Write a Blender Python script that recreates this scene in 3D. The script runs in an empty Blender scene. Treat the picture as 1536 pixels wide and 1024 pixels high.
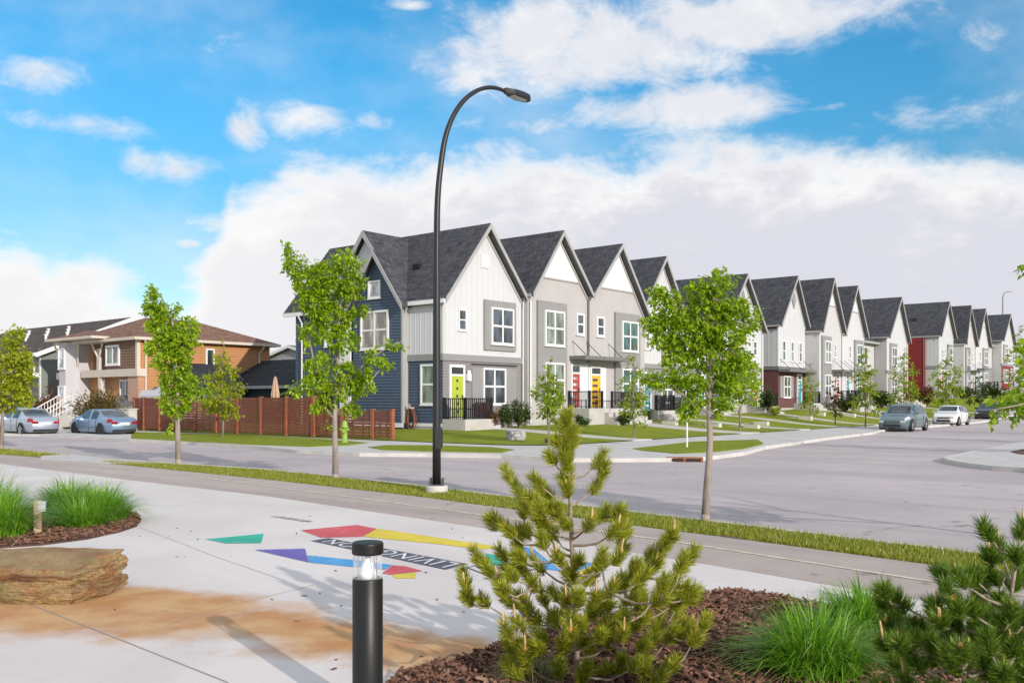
import bpy, bmesh, math, random
from mathutils import Vector, Matrix, noise
RND = random.Random(11)
sc = bpy.context.scene
COL = sc.collection
# ------------------------------------------------------------------ frames
# metres; the camera stands at the origin 1.75 m above the plaza and looks along +Y.
FL, HZ, EYE = 1380.0, 600.0, 1.75
U = Vector((0.633, 0.774, 0)); V = Vector((0.774, -0.633, 0))     # along the house row / towards the avenue
U.normalize(); V.normalize()
C0 = Vector((-3.32, 44.0, 0))                                      # front corner of the navy end house
ANG_U = math.atan2(U.y, U.x); ANG_V = math.atan2(V.y, V.x)
ROAD = -0.12
def W(u, v, z=0.0):
    p = C0 + U*u + V*v
    return Vector((p.x, p.y, z))
def uv(p):
    d = p - C0
    return d.dot(U), d.dot(V)
def G(px, py, z=0.0):
    Y = (EYE - z)*FL/(py - HZ)
    return Vector(((px-768)/FL*Y, Y, z))
def at(px, py, Y):
    return Vector(((px-768)/FL*Y, Y, EYE + (HZ-py)*Y/FL))
def fu(px, v=0.0):
    r = (px-768)/FL; P = C0 + V*v
    return (r*P.y - P.x)/(U.x - r*U.y)
def fz(px, py, v=0.0):
    Y = (C0 + V*v + U*fu(px, v)).y
    return EYE + (HZ-py)*Y/FL
def fs(px, u=0.0):                                                 # along a wall that runs back from the corner (+s = away)
    r = (px-768)/FL; P = C0 + U*u
    return (r*P.y - P.x)/(-V.x + r*V.y)
def sz(px, py, u=0.0):
    Y = (C0 + U*u - V*fs(px, u)).y
    return EYE + (HZ-py)*Y/FL
def hill(u):
    t = max(0.0, u-50.0)
    return 0.04*t*t/(t+8.0) if t > 0 else 0.0
def lerp(a, b, t): return a + (b-a)*t
def sstep(t):
    t = max(0.0, min(1.0, t)); return t*t*(3-2*t)
def table(x, pts):
    if x <= pts[0][0]: return pts[0][1]
    for (a, b), (c, d) in zip(pts, pts[1:]):
        if x <= c: return lerp(b, d, (x-a)/(c-a))
    return pts[-1][1]
LOT = [(-60, .12), (-4, .2), (0, .35), (20, .55), (37, .85), (43, 1.0), (70, 1.3), (86, 2.0), (126, 3.3), (220, 6.0)]
def lot(u): return table(u, LOT)
def T(u, v):
    e = 0.03 + hill(u)
    t = sstep(min((u+4.6)/4.6, (9.4-v)/9.4))
    return lerp(e, max(lot(u), e), t)
# ------------------------------------------------------------------ materials
MATS = {}
def newmat(name):
    m = bpy.data.materials.new(name); m.use_nodes = True
    nt = m.node_tree; b = nt.nodes['Principled BSDF']
    return m, nt, b
def node(nt, t, **kw):
    n = nt.nodes.new(t)
    for k, v in kw.items():
        if k in n.inputs.keys() if hasattr(n.inputs, 'keys') else False: n.inputs[k].default_value = v
        else: setattr(n, k, v)
    return n
def mix(nt, fac, a, b, blend='MIX'):
    n = nt.nodes.new('ShaderNodeMix'); n.data_type = 'RGBA'; n.blend_type = blend; n.clamp_result = False
    for i, x in ((0, fac), (6, a), (7, b)):
        if hasattr(x, 'links') or hasattr(x, 'is_linked'): nt.links.new(x, n.inputs[i])
        elif i == 0: n.inputs[0].default_value = x
        else: n.inputs[i].default_value = (*x[:3], 1)
    return n.outputs[2]
def mth(nt, op, a, b=None, c=None, clamp=False):
    n = nt.nodes.new('ShaderNodeMath'); n.operation = op; n.use_clamp = clamp
    for i, x in enumerate((a, b, c)):
        if x is None: continue
        if hasattr(x, 'is_linked'): nt.links.new(x, n.inputs[i])
        else: n.inputs[i].default_value = x
    return n.outputs[0]
def maprange(nt, x, a, b, c=0.0, d=1.0, smooth=True):
    n = nt.nodes.new('ShaderNodeMapRange'); n.interpolation_type = 'SMOOTHSTEP' if smooth else 'LINEAR'
    nt.links.new(x, n.inputs[0])
    for i, y in enumerate((a, b, c, d)): n.inputs[i+1].default_value = y
    return n.outputs[0]
def objcoord(nt, scale=(1, 1, 1)):
    tc = nt.nodes.new('ShaderNodeTexCoord'); mp = nt.nodes.new('ShaderNodeMapping')
    mp.inputs['Scale'].default_value = scale
    nt.links.new(tc.outputs['Object'], mp.inputs['Vector'])
    return mp.outputs[0]
def noisetex(nt, vec, scale, detail=4, rough=.55, dist=0):
    n = nt.nodes.new('ShaderNodeTexNoise'); n.inputs['Scale'].default_value = scale
    n.inputs['Detail'].default_value = detail; n.inputs['Roughness'].default_value = rough
    n.inputs['Distortion'].default_value = dist
    if vec is not None: nt.links.new(vec, n.inputs['Vector'])
    return n.outputs['Fac']
def bump(nt, b, h, strength=.3, dist=.02):
    n = nt.nodes.new('ShaderNodeBump'); n.inputs['Strength'].default_value = strength; n.inputs['Distance'].default_value = dist
    nt.links.new(h, n.inputs['Height']); nt.links.new(n.outputs[0], b.inputs['Normal'])
def mat(name, c, rough=.6, var=.12, scale=3.0, bmp=0.0, bscale=40.0, metal=0.0, spec=.5, stretch=(1, 1, 1), fine=0.0):
    if name in MATS: return MATS[name]
    m, nt, b = newmat(name)
    vec = objcoord(nt, stretch)
    n = noisetex(nt, vec, scale, 5, .6)
    t = maprange(nt, n, .3, .7, 0, 1)
    d = tuple(x*(1-var) for x in c); e = tuple(min(1, x*(1+var)) for x in c)
    colr = mix(nt, t, d, e)
    if fine:
        n2 = noisetex(nt, vec, bscale, 3, .7)
        colr = mix(nt, maprange(nt, n2, .3, .7, 0, 1), tuple(1-fine for _ in c), tuple(1+fine for _ in c), 'MIX')
        mm = nt.nodes.new('ShaderNodeMix'); mm.data_type = 'RGBA'; mm.blend_type = 'MULTIPLY'; mm.inputs[0].default_value = 1
        nt.links.new(mix(nt, t, d, e), mm.inputs[6]); nt.links.new(colr, mm.inputs[7]); colr = mm.outputs[2]
    nt.links.new(colr, b.inputs['Base Color'])
    b.inputs['Roughness'].default_value = rough; b.inputs['Metallic'].default_value = metal
    b.inputs['Specular IOR Level'].default_value = spec
    if bmp: bump(nt, b, noisetex(nt, vec, bscale, 5, .65), bmp, .01)
    MATS[name] = m
    return m
def leafmat(name, c1, c2, c3=None, transl=.35, rough=.38, spec=.5):
    if name in MATS: return MATS[name]
    m, nt, b = newmat(name)
    g = nt.nodes.new('ShaderNodeNewGeometry')
    r = nt.nodes.new('ShaderNodeValToRGB')
    nt.links.new(g.outputs['Random Per Island'], r.inputs[0])
    r.color_ramp.elements[0].color = (*c1, 1); r.color_ramp.elements[1].color = (*c2, 1)
    if c3:
        r.color_ramp.elements[1].position = .93
        e = r.color_ramp.elements.new(1.0); e.color = (*c3, 1)
    nt.links.new(r.outputs[0], b.inputs['Base Color']); b.inputs['Roughness'].default_value = rough
    b.inputs['Specular IOR Level'].default_value = spec
    tr = nt.nodes.new('ShaderNodeBsdfTranslucent'); nt.links.new(r.outputs[0], tr.inputs[0])
    ms = nt.nodes.new('ShaderNodeMixShader'); ms.inputs[0].default_value = transl
    nt.links.new(b.outputs[0], ms.inputs[1]); nt.links.new(tr.outputs[0], ms.inputs[2])
    nt.links.new(ms.outputs[0], nt.nodes['Material Output'].inputs[0])
    MATS[name] = m
    return m
# ------------------------------------------------------------------ mesh builder
class MB:
    def __init__(s): s.v = []; s.f = []; s.m = []
    def face(s, pts, mi=0):
        k = len(s.v); s.v.extend(tuple(p) for p in pts); s.f.append(tuple(range(k, k+len(pts)))); s.m.append(mi)
    def hexa(s, p, mi=0):            # 4 bottom (ccw) + 4 top
        k = len(s.v); s.v.extend(tuple(q) for q in p)
        for a in ((3, 2, 1, 0), (4, 5, 6, 7), (0, 1, 5, 4), (1, 2, 6, 5), (2, 3, 7, 6), (3, 0, 4, 7)):
            s.f.append(tuple(k+i for i in a)); s.m.append(mi)
    def box(s, x0, x1, y0, y1, z0, z1, mi=0, fn=None):
        p = [(x0, y0, z0), (x1, y0, z0), (x1, y1, z0), (x0, y1, z0), (x0, y0, z1), (x1, y0, z1), (x1, y1, z1), (x0, y1, z1)]
        if fn: p = [fn(*q) for q in p]
        s.hexa(p, mi)
    def prism(s, poly, fn, d0, d1, mi=0, side=None):   # poly in (a,b); fn(a,b,d)->xyz
        n = len(poly); k = len(s.v)
        s.v.extend(tuple(fn(a, b, d0)) for a, b in poly); s.v.extend(tuple(fn(a, b, d1)) for a, b in poly)
        s.f.append(tuple(k+i for i in range(n))); s.m.append(mi)
        s.f.append(tuple(k+n+i for i in reversed(range(n)))); s.m.append(mi)
        for i in range(n):
            j = (i+1) % n
            s.f.append((k+i, k+n+i, k+n+j, k+j)); s.m.append(mi if side is None else side)
    def tube(s, pts, rad, n=8, mi=0, cap=True):
        pts = [Vector(p) for p in pts]
        if not hasattr(rad, '__len__'): rad = [rad]*len(pts)
        k0 = len(s.v); ref = None
        for i, p in enumerate(pts):
            a = pts[max(0, i-1)]; b = pts[min(len(pts)-1, i+1)]
            d = (b-a)
            if d.length < 1e-9: d = Vector((0, 0, 1))
            d.normalize()
            if ref is None:
                ref = Vector((1, 0, 0)) if abs(d.x) < .8 else Vector((0, 1, 0))
            x = (ref - d*ref.dot(d))
            if x.length < 1e-6: x = d.orthogonal()
            x.normalize(); y = d.cross(x); ref = x
            for j in range(n):
                t = 2*math.pi*j/n
                s.v.append(tuple(p + (x*math.cos(t) + y*math.sin(t))*rad[i]))
        for i in range(len(pts)-1):
            for j in range(n):
                a = k0+i*n+j; b = k0+i*n+(j+1) % n
                s.f.append((a, b, b+n, a+n)); s.m.append(mi)
        if cap:
            s.f.append(tuple(k0+j for j in reversed(range(n)))); s.m.append(mi)
            e = k0+(len(pts)-1)*n
            s.f.append(tuple(e+j for j in range(n))); s.m.append(mi)
    def lathe(s, prof, n=24, c=(0, 0, 0), mi=0):
        k = len(s.v)
        for r, z in prof:
            for j in range(n):
                t = 2*math.pi*j/n
                s.v.append((c[0]+r*math.cos(t), c[1]+r*math.sin(t), c[2]+z))
        for i in range(len(prof)-1):
            for j in range(n):
                a = k+i*n+j; b = k+i*n+(j+1) % n
                s.f.append((a, b, b+n, a+n)); s.m.append(mi)
        s.f.append(tuple(k+j for j in reversed(range(n)))); s.m.append(mi)
        e = k+(len(prof)-1)*n
        s.f.append(tuple(e+j for j in range(n))); s.m.append(mi)
    def build(s, name, mats, parent=None, smooth=False, loc=None, autos=None):
        me = bpy.data.meshes.new(name); me.from_pydata(s.v, [], s.f)
        if not isinstance(mats, (list, tuple)): mats = [mats]
        for m in mats: me.materials.append(m)
        if len(mats) > 1: me.polygons.foreach_set('material_index', s.m)
        if smooth: me.polygons.foreach_set('use_smooth', [True]*len(me.polygons))
        me.update()
        o = bpy.data.objects.new(name, me); COL.objects.link(o)
        if parent is not None: o.parent = parent
        if loc is not None: o.location = loc
        return o
def fixnormals(o):
    bm = bmesh.new(); bm.from_mesh(o.data); bmesh.ops.recalc_face_normals(bm, faces=bm.faces); bm.to_mesh(o.data); bm.free()
    return o
def tag(o, label=None, cat=None, group=None, kind=None):
    if label: o['label'] = label
    if cat: o['category'] = cat
    if group: o['group'] = group
    if kind: o['kind'] = kind
    return o
def thing(name, label, cat, loc=(0, 0, 0), rz=0.0, group=None):
    o = bpy.data.objects.new(name, None); COL.objects.link(o)
    o.location = loc; o.rotation_euler = (0, 0, rz); o.empty_display_size = .2
    return tag(o, label, cat, group)
def copy_tree(o, parent=None):
    c = o.copy(); COL.objects.link(c); c.parent = parent
    for ch in [x for x in o.children]: copy_tree(ch, c)
    return c
def clip(poly, ax, lo, hi):
    for sgn, lim in ((1, lo), (-1, -hi)):
        out = []
        for i in range(len(poly)):
            p = poly[i]; q = poly[(i+1) % len(poly)]
            dp = sgn*p[ax]-lim; dq = sgn*q[ax]-lim
            if dp >= 0: out.append(p)
            if dp*dq < 0:
                t = dp/(dp-dq); out.append((p[0]+(q[0]-p[0])*t, p[1]+(q[1]-p[1])*t))
        poly = out
        if not poly: return []
    return poly
def span(poly, ax, x):
    lo, hi = None, None
    for i in range(len(poly)):
        p = poly[i]; q = poly[(i+1) % len(poly)]
        a, b = p[ax], q[ax]
        if (a-x)*(b-x) <= 0 and abs(a-b) > 1e-9:
            t = (x-a)/(b-a); y = p[1-ax]+(q[1-ax]-p[1-ax])*t
            lo = y if lo is None else min(lo, y); hi = y if hi is None else max(hi, y)
    return lo, hi
def lap(mb, poly, fn, course=.15, out=.034, mi=0):       # lap siding: every board a tilted course with its drip edge
    z0 = min(p[1] for p in poly); z1 = max(p[1] for p in poly); z = z0
    while z < z1-1e-4:
        zt = min(z+course, z1); c = clip(poly, 1, z, zt)
        if len(c) >= 3:
            mb.face([fn(a, b, .004+out*(1-(b-z)/course)) for a, b in c], mi)
            lo, hi = span(poly, 1, z+1e-4)
            if lo is not None: mb.face([fn(lo, z, 0), fn(hi, z, 0), fn(hi, z, .004+out), fn(lo, z, .004+out)], mi)
        z += course
def battens(mb, poly, fn, step=.41, out=.02, bw=.04, bo=.032, mi=0):
    mb.prism(poly, fn, 0, out, mi)
    a0 = min(p[0] for p in poly); a1 = max(p[0] for p in poly); a = a0+bw
    while a < a1-bw:
        lo, hi = span(poly, 0, a)
        if lo is not None and hi-lo > .15:
            pp = clip(poly, 0, a-bw/2, a+bw/2)
            if len(pp) >= 3: mb.prism(pp, fn, out, bo, mi)
        a += step
# ------------------------------------------------------------------ building materials
def shingles(name, c1, c2):
    if name in MATS: return MATS[name]
    m, nt, b = newmat(name)
    tc = nt.nodes.new('ShaderNodeTexCoord'); sp = nt.nodes.new('ShaderNodeSeparateXYZ'); nt.links.new(tc.outputs['Object'], sp.inputs[0])
    cb = nt.nodes.new('ShaderNodeCombineXYZ')
    nt.links.new(mth(nt, 'ADD', sp.outputs[0], sp.outputs[1]), cb.inputs[0])
    nt.links.new(mth(nt, 'MULTIPLY', sp.outputs[2], 1.25), cb.inputs[1])
    br = nt.nodes.new('ShaderNodeTexBrick'); nt.links.new(cb.outputs[0], br.inputs['Vector'])
    br.inputs['Color1'].default_value = (*c1, 1); br.inputs['Color2'].default_value = (*c2, 1)
    br.inputs['Mortar'].default_value = (*[x*.5 for x in c1], 1)
    br.inputs['Scale'].default_value = 1; br.inputs['Mortar Size'].default_value = .012
    br.inputs['Brick Width'].default_value = .32; br.inputs['Row Height'].default_value = .17
    n = noisetex(nt, tc.outputs['Object'], 2.2, 6, .7)
    c = mix(nt, maprange(nt, n, .3, .7, .65, 1.4), (0, 0, 0), br.outputs['Color'])
    nt.links.new(c, b.inputs['Base Color']); b.inputs['Roughness'].default_value = .92
    b.inputs['Specular IOR Level'].default_value = .2
    bump(nt, b, br.outputs['Fac'], -.5, .02)
    MATS[name] = m; return m
def brick(name, c1, c2, mortar, bw=.22, rh=.075):
    if name in MATS: return MATS[name]
    m, nt, b = newmat(name)
    tc = nt.nodes.new('ShaderNodeTexCoord'); sp = nt.nodes.new('ShaderNodeSeparateXYZ'); nt.links.new(tc.outputs['Object'], sp.inputs[0])
    cb = nt.nodes.new('ShaderNodeCombineXYZ')
    nt.links.new(mth(nt, 'ADD', sp.outputs[0], sp.outputs[1]), cb.inputs[0]); nt.links.new(sp.outputs[2], cb.inputs[1])
    br = nt.nodes.new('ShaderNodeTexBrick'); nt.links.new(cb.outputs[0], br.inputs['Vector'])
    br.inputs['Color1'].default_value = (*c1, 1); br.inputs['Color2'].default_value = (*c2, 1); br.inputs['Mortar'].default_value = (*mortar, 1)
    br.inputs['Scale'].default_value = 1; br.inputs['Mortar Size'].default_value = .008
    br.inputs['Brick Width'].default_value = bw; br.inputs['Row Height'].default_value = rh
    nt.links.new(br.outputs['Color'], b.inputs['Base Color']); b.inputs['Roughness'].default_value = .85
    bump(nt, b, br.outputs['Fac'], -.4, .01)
    MATS[name] = m; return m
def glassmat(name, c, rough=.04):
    if name in MATS: return MATS[name]
    m, nt, b = newmat(name)
    vec = objcoord(nt, (1, 1, .35))
    t = maprange(nt, noisetex(nt, vec, 1.7, 3, .5), .4, .62)
    nt.links.new(mix(nt, t, tuple(x*.45 for x in c), tuple(min(1, x*1.5) for x in c)), b.inputs['Base Color'])
    b.inputs['Roughness'].default_value = rough; b.inputs['Specular IOR Level'].default_value = .9
    bump(nt, b, noisetex(nt, vec, 1.1, 1, .5), .05, .02)
    MATS[name] = m; return m
ROOF = shingles('roof_shingles', (.058, .060, .070), (.10, .102, .115))
ROOFBR = shingles('brown_shingles', (.21, .115, .08), (.28, .165, .12))
ROOFDK = shingles('umber_shingles', (.085, .065, .06), (.13, .105, .095))
ROOFNV = shingles('navy_shingles', (.03, .034, .042), (.05, .055, .065))
ROOFGY = shingles('grey_shingles', (.16, .16, .175), (.22, .22, .235))
WHITE = mat('white_panel', (.575, .58, .60), .55, .02, 1.5, .08, 30)
WTRIM = mat('white_trim', (.76, .76, .76), .45, .02, 2)
STUCCO = mat('warm_grey_stucco', (.44, .42, .415), .9, .035, 1.2, .35, 90)
STUCCOL = mat('pale_grey_stucco', (.52, .515, .52), .9, .03, 1.2, .35, 90)
GREY = mat('mid_grey_trim', (.265, .26, .262), .6, .04, 2)
RAKE = mat('grey_fascia', (.36, .355, .355), .6, .04, 2)
DGREY = mat('dark_grey_trim', (.17, .165, .165), .6, .05, 2)
TAUPE = mat('taupe_siding', (.245, .225, .235), .6, .04, 2)
NAVY = mat('navy_siding', (.055, .085, .135), .55, .06, 1.2)
MAROON = mat('maroon_siding', (.075, .012, .014), .6, .08, 1.2)
RED = mat('red_siding', (.21, .013, .011), .55, .06, 1.2)
BLACK = mat('black_metal', (.014, .014, .016), .45, .1, 5, spec=.5)
SOFFIT = mat('dark_soffit', (.10, .095, .10), .7, .05, 3)
CONC = mat('porch_concrete', (.47, .45, .43), .85, .07, 2.5, .25, 60)
FOUND = mat('foundation_concrete', (.42, .41, .39), .9, .08, 2, .3, 40)
ALU = mat('white_downpipe', (.72, .72, .72), .4, .02, 4)
MBRICK = brick('maroon_brick', (.10, .022, .024), (.15, .04, .04), (.16, .12, .12))
TBRICK = brick('tan_brick', (.42, .22, .15), (.52, .31, .22), (.5, .42, .36), .24, .08)
GL_DK = glassmat('dark_window_glass', (.035, .05, .05))
GL_DK2 = glassmat('slate_window_glass', (.06, .075, .09)); GL_DK3 = glassmat('half_curtain_glass', (.13, .14, .13), .06)
GL_GR = glassmat('green_window_glass', (.045, .11, .095))
GL_BL = glassmat('blinds_behind_glass', (.40, .36, .32), .12)
GL_PALE = glassmat('pale_curtain_glass', (.17, .20, .165), .08)
GL_WH = glassmat('white_curtain_glass', (.52, .54, .57), .1)
def paint(name, c): return mat(name, c, .4, .04, 3)
LIME = paint('lime_door_paint', (.40, .47, .05)); DRED = paint('red_door_paint', (.42, .06, .05))
DYEL = paint('yellow_door_paint', (.78, .44, .015)); DTEAL = paint('teal_door_paint', (.02, .30, .33))
# ------------------------------------------------------------------ building parts (house frame: x along the row, -y to the street)
def front(y0=0.0):
    return lambda a, b, d: (a, y0-d, b)
def left(x0=0.0):                 # wall that looks towards -x ; a = y
    return lambda a, b, d: (x0-d, a, b)
def right(x0=0.0):
    return lambda a, b, d: (x0+d, a, b)
def window(root, fn, a0, a1, z0, z1, cols=2, rows=2, glass=None, cas=.10, frame=None, bars=.05, sill=True, name='window'):
    mb = MB(); B = lambda *q: mb.box(*q, 0, lambda a, d, z: fn(a, z, d))
    B(a0, a0+cas, -.02, .095, z0, z1); B(a1-cas, a1, -.02, .095, z0, z1)
    B(a0+cas, a1-cas, -.02, .092, z1-cas, z1); B(a0+cas, a1-cas, -.02, .092, z0, z0+cas)
    if sill: B(a0-.04, a1+.04, -.02, .11, z0-.05, z0-.001)
    for i in range(1, cols):
        x = lerp(a0+cas, a1-cas, i/cols); B(x-bars, x+bars, -.01, .075, z0+cas, z1-cas)
    for j in range(1, rows):
        z = lerp(z0+cas, z1-cas, j/rows)
        xs = [lerp(a0+cas, a1-cas, i/cols) for i in range(cols+1)]
        for i in range(cols):
            B(xs[i]+(bars if i else 0), xs[i+1]-(bars if i < cols-1 else 0), -.01, .072, z-bars, z+bars)
    w = fixnormals(mb.build(name, frame or WTRIM, root))
    pn = MB(); pn.box(a0+.02, a1-.02, -.01, .047, z0+.02, z1-.02, 0, lambda a, d, z: fn(a, z, d))
    fixnormals(pn.build('pane', anyglass(glass or GL_DK), w))
    return w
GLS = []
def anyglass(g):
    if g is GL_DK: return RND.choice((GL_DK, GL_DK, GL_DK, GL_DK2, GL_DK2, GL_DK3))
    if g is GL_GR: return RND.choice((GL_GR, GL_GR, GL_DK2, GL_PALE))
    return g
def door(root, fn, a0, a1, z0, z1, m, style=0, trans=.33, glass=None, label=None):
    """white casing with a transom light, coloured leaf; the leaf carries small lights"""
    mb = MB(); B = lambda *q: mb.box(*q, 0, lambda a, d, z: fn(a, z, d)); c = .12
    B(a0, a0+c, -.02, .08, z0, z1); B(a1-c, a1, -.02, .08, z0, z1); B(a0+c, a1-c, -.02, .08, z1-c, z1)
    zl = z1-c-trans
    if trans: B(a0+c, a1-c, -.02, .07, zl-.10, zl)
    B(a0+c, a1-c, -.02, .07, z0, z0+.05)
    f = fixnormals(mb.build('door_frame', WTRIM, root))
    if trans:
        p = MB(); p.box(a0+c-.01, a1-c+.01, -.01, .047, zl-.01, z1-c+.01, 0, lambda a, d, z: fn(a, z, d)); fixnormals(p.build('transom_pane', glass or GL_DK, f))
    top = zl-.10 if trans else z1-c
    d = MB(); d.box(a0+c-.01, a1-c+.01, -.01, .049, z0+.05, top, 0, lambda a, dd, z: fn(a, z, dd))
    D = fixnormals(d.build('door', m, root))
    if label: D['label'] = label
    l = MB(); w = a1-a0-2*c; cx = (a0+a1)/2
    if style == 0:
        for k in range(5):
            z = lerp(z0+.35, top-.22, k/4)
            poly = [(cx+.075*math.cos(t*math.pi/5), z+.075*math.sin(t*math.pi/5)) for t in range(10)]
            l = MB(); l.prism(poly, fn, .03, .062); fixnormals(l.build('porthole', GL_DK, D))
    else:
        for k in range(5):
            z = lerp(z0+.3, top-.25, k/4)
            l.box(a0+c+.10, a0+c+w*.68, .03, .062, z-.07, z+.07, 0, lambda a, dd, zz: fn(a, zz, dd))
            fixnormals(l.build('door_glass', GL_WH if style == 1 else GL_DK, D)); l = MB()
    h = MB(); h.box(a1-c-.10, a1-c-.06, .04, .10, z0+.95, z0+1.15, 0, lambda a, dd, z: fn(a, z, dd)); fixnormals(h.build('handle', BLACK, D))
    return D
def gable_roof(root, L, A, R, y0=-.42, y1=11.0, tv=.30, mroof=None, mf=None, mf2=None):
    mroof = mroof or ROOF
    r = MB(); t = .16
    for (p, q) in ((L, A), (A, R)):
        poly = [(p[0], p[1]-t), (q[0], q[1]-t), (q[0], q[1]), (p[0], p[1])]
        r.prism(poly, front(0), -y1, -y0, 0)
    ro = fixnormals(r.build('roof', mroof, root))
    f = MB()
    # two-step rake board, gutter boards, soffit
    for (p, q) in ((L, A), (A, R)):
        f.prism([(p[0], p[1]-tv), (q[0], q[1]-tv), (q[0], q[1]-.03), (p[0], p[1]-.03)], front(0), -y0, -y0+.05, 0)
        f.prism([(p[0], p[1]-tv-.18), (q[0], q[1]-tv-.18), (q[0], q[1]-tv-.0), (p[0], p[1]-tv-.0)], front(0), .005, .07, 0)
    fixnormals(f.build('rake_board', mf or RAKE, ro))
    s = MB()
    for (p, q) in ((L, A), (A, R)):
        s.prism([(p[0], p[1]-t-.06), (q[0], q[1]-t-.06), (q[0], q[1]-t-.002), (p[0], p[1]-t-.002)], front(0), .071, -y0-.001, 0)
    fixnormals(s.build('soffit', mf2 or SOFFIT, ro))
    g = MB()
    for p in (L, R): g.box(p[0]-.06, p[0]+.06, y0+.12, y1, p[1]-.22, p[1]-.05)
    fixnormals(g.build('gutter', mf or RAKE, ro))
    return ro
def roof_vent(ro, x, y, z, m=None):
    v = MB(); v.box(x-.22, x+.22, y-.22, y+.22, z-.2, z+.22); fixnormals(v.build('roof_vent', m or BLACK, ro))
def ceil_line(L, A, R, t=.2):
    return lambda x: (lerp(L[1], A[1], (x-L[0])/(A[0]-L[0])) if x < A[0] else lerp(A[1], R[1], (x-A[0])/(R[0]-A[0])))-t
def gpoly(x0, x1, z0, L, A, R, t=.2):
    c = ceil_line(L, A, R, t); p = [(x0, z0), (x1, z0), (x1, c(x1))]
    if x0 < A[0] < x1: p.append((A[0], c(A[0])))
    p.append((x0, c(x0))); return p
def body(root, W_, L, A, R, D, m, y0=0.0, zb=-1.2):
    b = MB(); b.prism(gpoly(0, W_, zb, L, A, R), front(0), -D, -y0)
    w = fixnormals(b.build('wall', m, root))
    k = MB(); k.box(-.02, W_+.02, y0-.02, D-.05, -1.25, .12); fixnormals(k.build('foundation', FOUND, root))
    return w
def railing(root, pts, z, h=1.0, m=None, gap=.13, name='railing', bar=.018):
    mb = MB()
    for (a, b) in zip(pts, pts[1:]):
        a = Vector((*a, 0)); b = Vector((*b, 0)); n = max(1, int((b-a).length/gap)); d = (b-a).normalized(); s = Vector((-d.y, d.x, 0))
        def bar_(p, q, z0, z1, w):
            mb.hexa([p-s*w+Vector((0, 0, z0)), q-s*w+Vector((0, 0, z0)), q+s*w+Vector((0, 0, z0)), p+s*w+Vector((0, 0, z0)),
                     p-s*w+Vector((0, 0, z1)), q-s*w+Vector((0, 0, z1)), q+s*w+Vector((0, 0, z1)), p+s*w+Vector((0, 0, z1))])
        bar_(a, b, z+h-.05, z+h, .025); bar_(a, b, z+.08, z+.12, .02)
        for i in range(n+1):
            p = a.lerp(b, i/n); w = .045 if i in (0, n) else bar
            bar_(p-d*w, p+d*w, z, z+h+(.03 if w > .03 else -.05), w)
    return fixnormals(mb.build(name, m or BLACK, root))
def porch(root, x0, x1, y0, dep, z, sx0, sx1, nstep=3, side='front', base=-1.0):
    mb = MB(); mb.box(x0, x1, y0-dep, y0-.03, base, z); o = fixnormals(mb.build('porch', CONC, root))
    st = MB(); rise = (z+.12)/(nstep+1)
    for k in range(nstep):
        zt = z-rise*(k+1)
        if side == 'front': st.box(sx0, sx1, y0-dep-.3*(k+1), y0-dep-.3*k-.002, base, zt)
        else: st.box(x1+.3*k+.002, x1+.3*(k+1), sx0, sx1, base, zt)
    fixnormals(st.build('steps', CONC, root)); return o
def belt(root, x0, x1, y0, z0, z1, m=None, d=.07, name='belt_course'):
    mb = MB(); mb.box(x0, x1, y0-d, y0-.001, z0, z1); return fixnormals(mb.build(name, m or GREY, root))
def panel(root, name, poly, fn, d0, d1, m):
    mb = MB(); mb.prism(poly, fn, d0, d1); return fixnormals(mb.build(name, m, root))
def siding(root, name, poly, fn, m, course=.15):
    mb = MB(); lap(mb, poly, fn, course); return fixnormals(mb.build(name, m, root)) if 0 else mb.build(name, m, root)
def boards(root, name, poly, fn, m, **k):
    mb = MB(); battens(mb, poly, fn, **k); return fixnormals(mb.build(name, m, root))
def rect(a0, a1, z0, z1): return [(a0, z0), (a1, z0), (a1, z1), (a0, z1)]
def pipe(root, pts, m=None, r=.045, name='downpipe'):
    mb = MB(); mb.tube(pts, r, 6); return mb.build(name, m or ALU, root)
def canopy(root, x0, x1, y0, dep, z, rods, th=.2):
    mb = MB(); mb.box(x0, x1, y0-dep, y0-.02, z, z+th); o = fixnormals(mb.build('canopy', DGREY, root))
    for x in rods:
        r = MB(); r.tube([(x, y0-.02, z+1.05), (x+.02, y0-dep+.12, z+th)], .02, 6); r.build('canopy_rod', BLACK, o)
    return o
def house(label, u0, zg, v0=0.0, group='gabled townhouses along the avenue'):
    p = W(u0, v0, zg); return thing('townhouse', label, 'townhouse', p, ANG_U, group)
# px -> local of one unit
class PX:
    def __init__(s, u0, zg, v0=0.0): s.u0, s.zg, s.v0 = u0, zg, v0
    def x(s, px): return fu(px, s.v0)-s.u0
    def z(s, px, py): return fz(px, py, s.v0)-s.zg
    def r(s, a, b, c, d):
        mx = (a+c)/2; return s.x(a), s.x(c), s.z(mx, d), s.z(mx, b)
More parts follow.
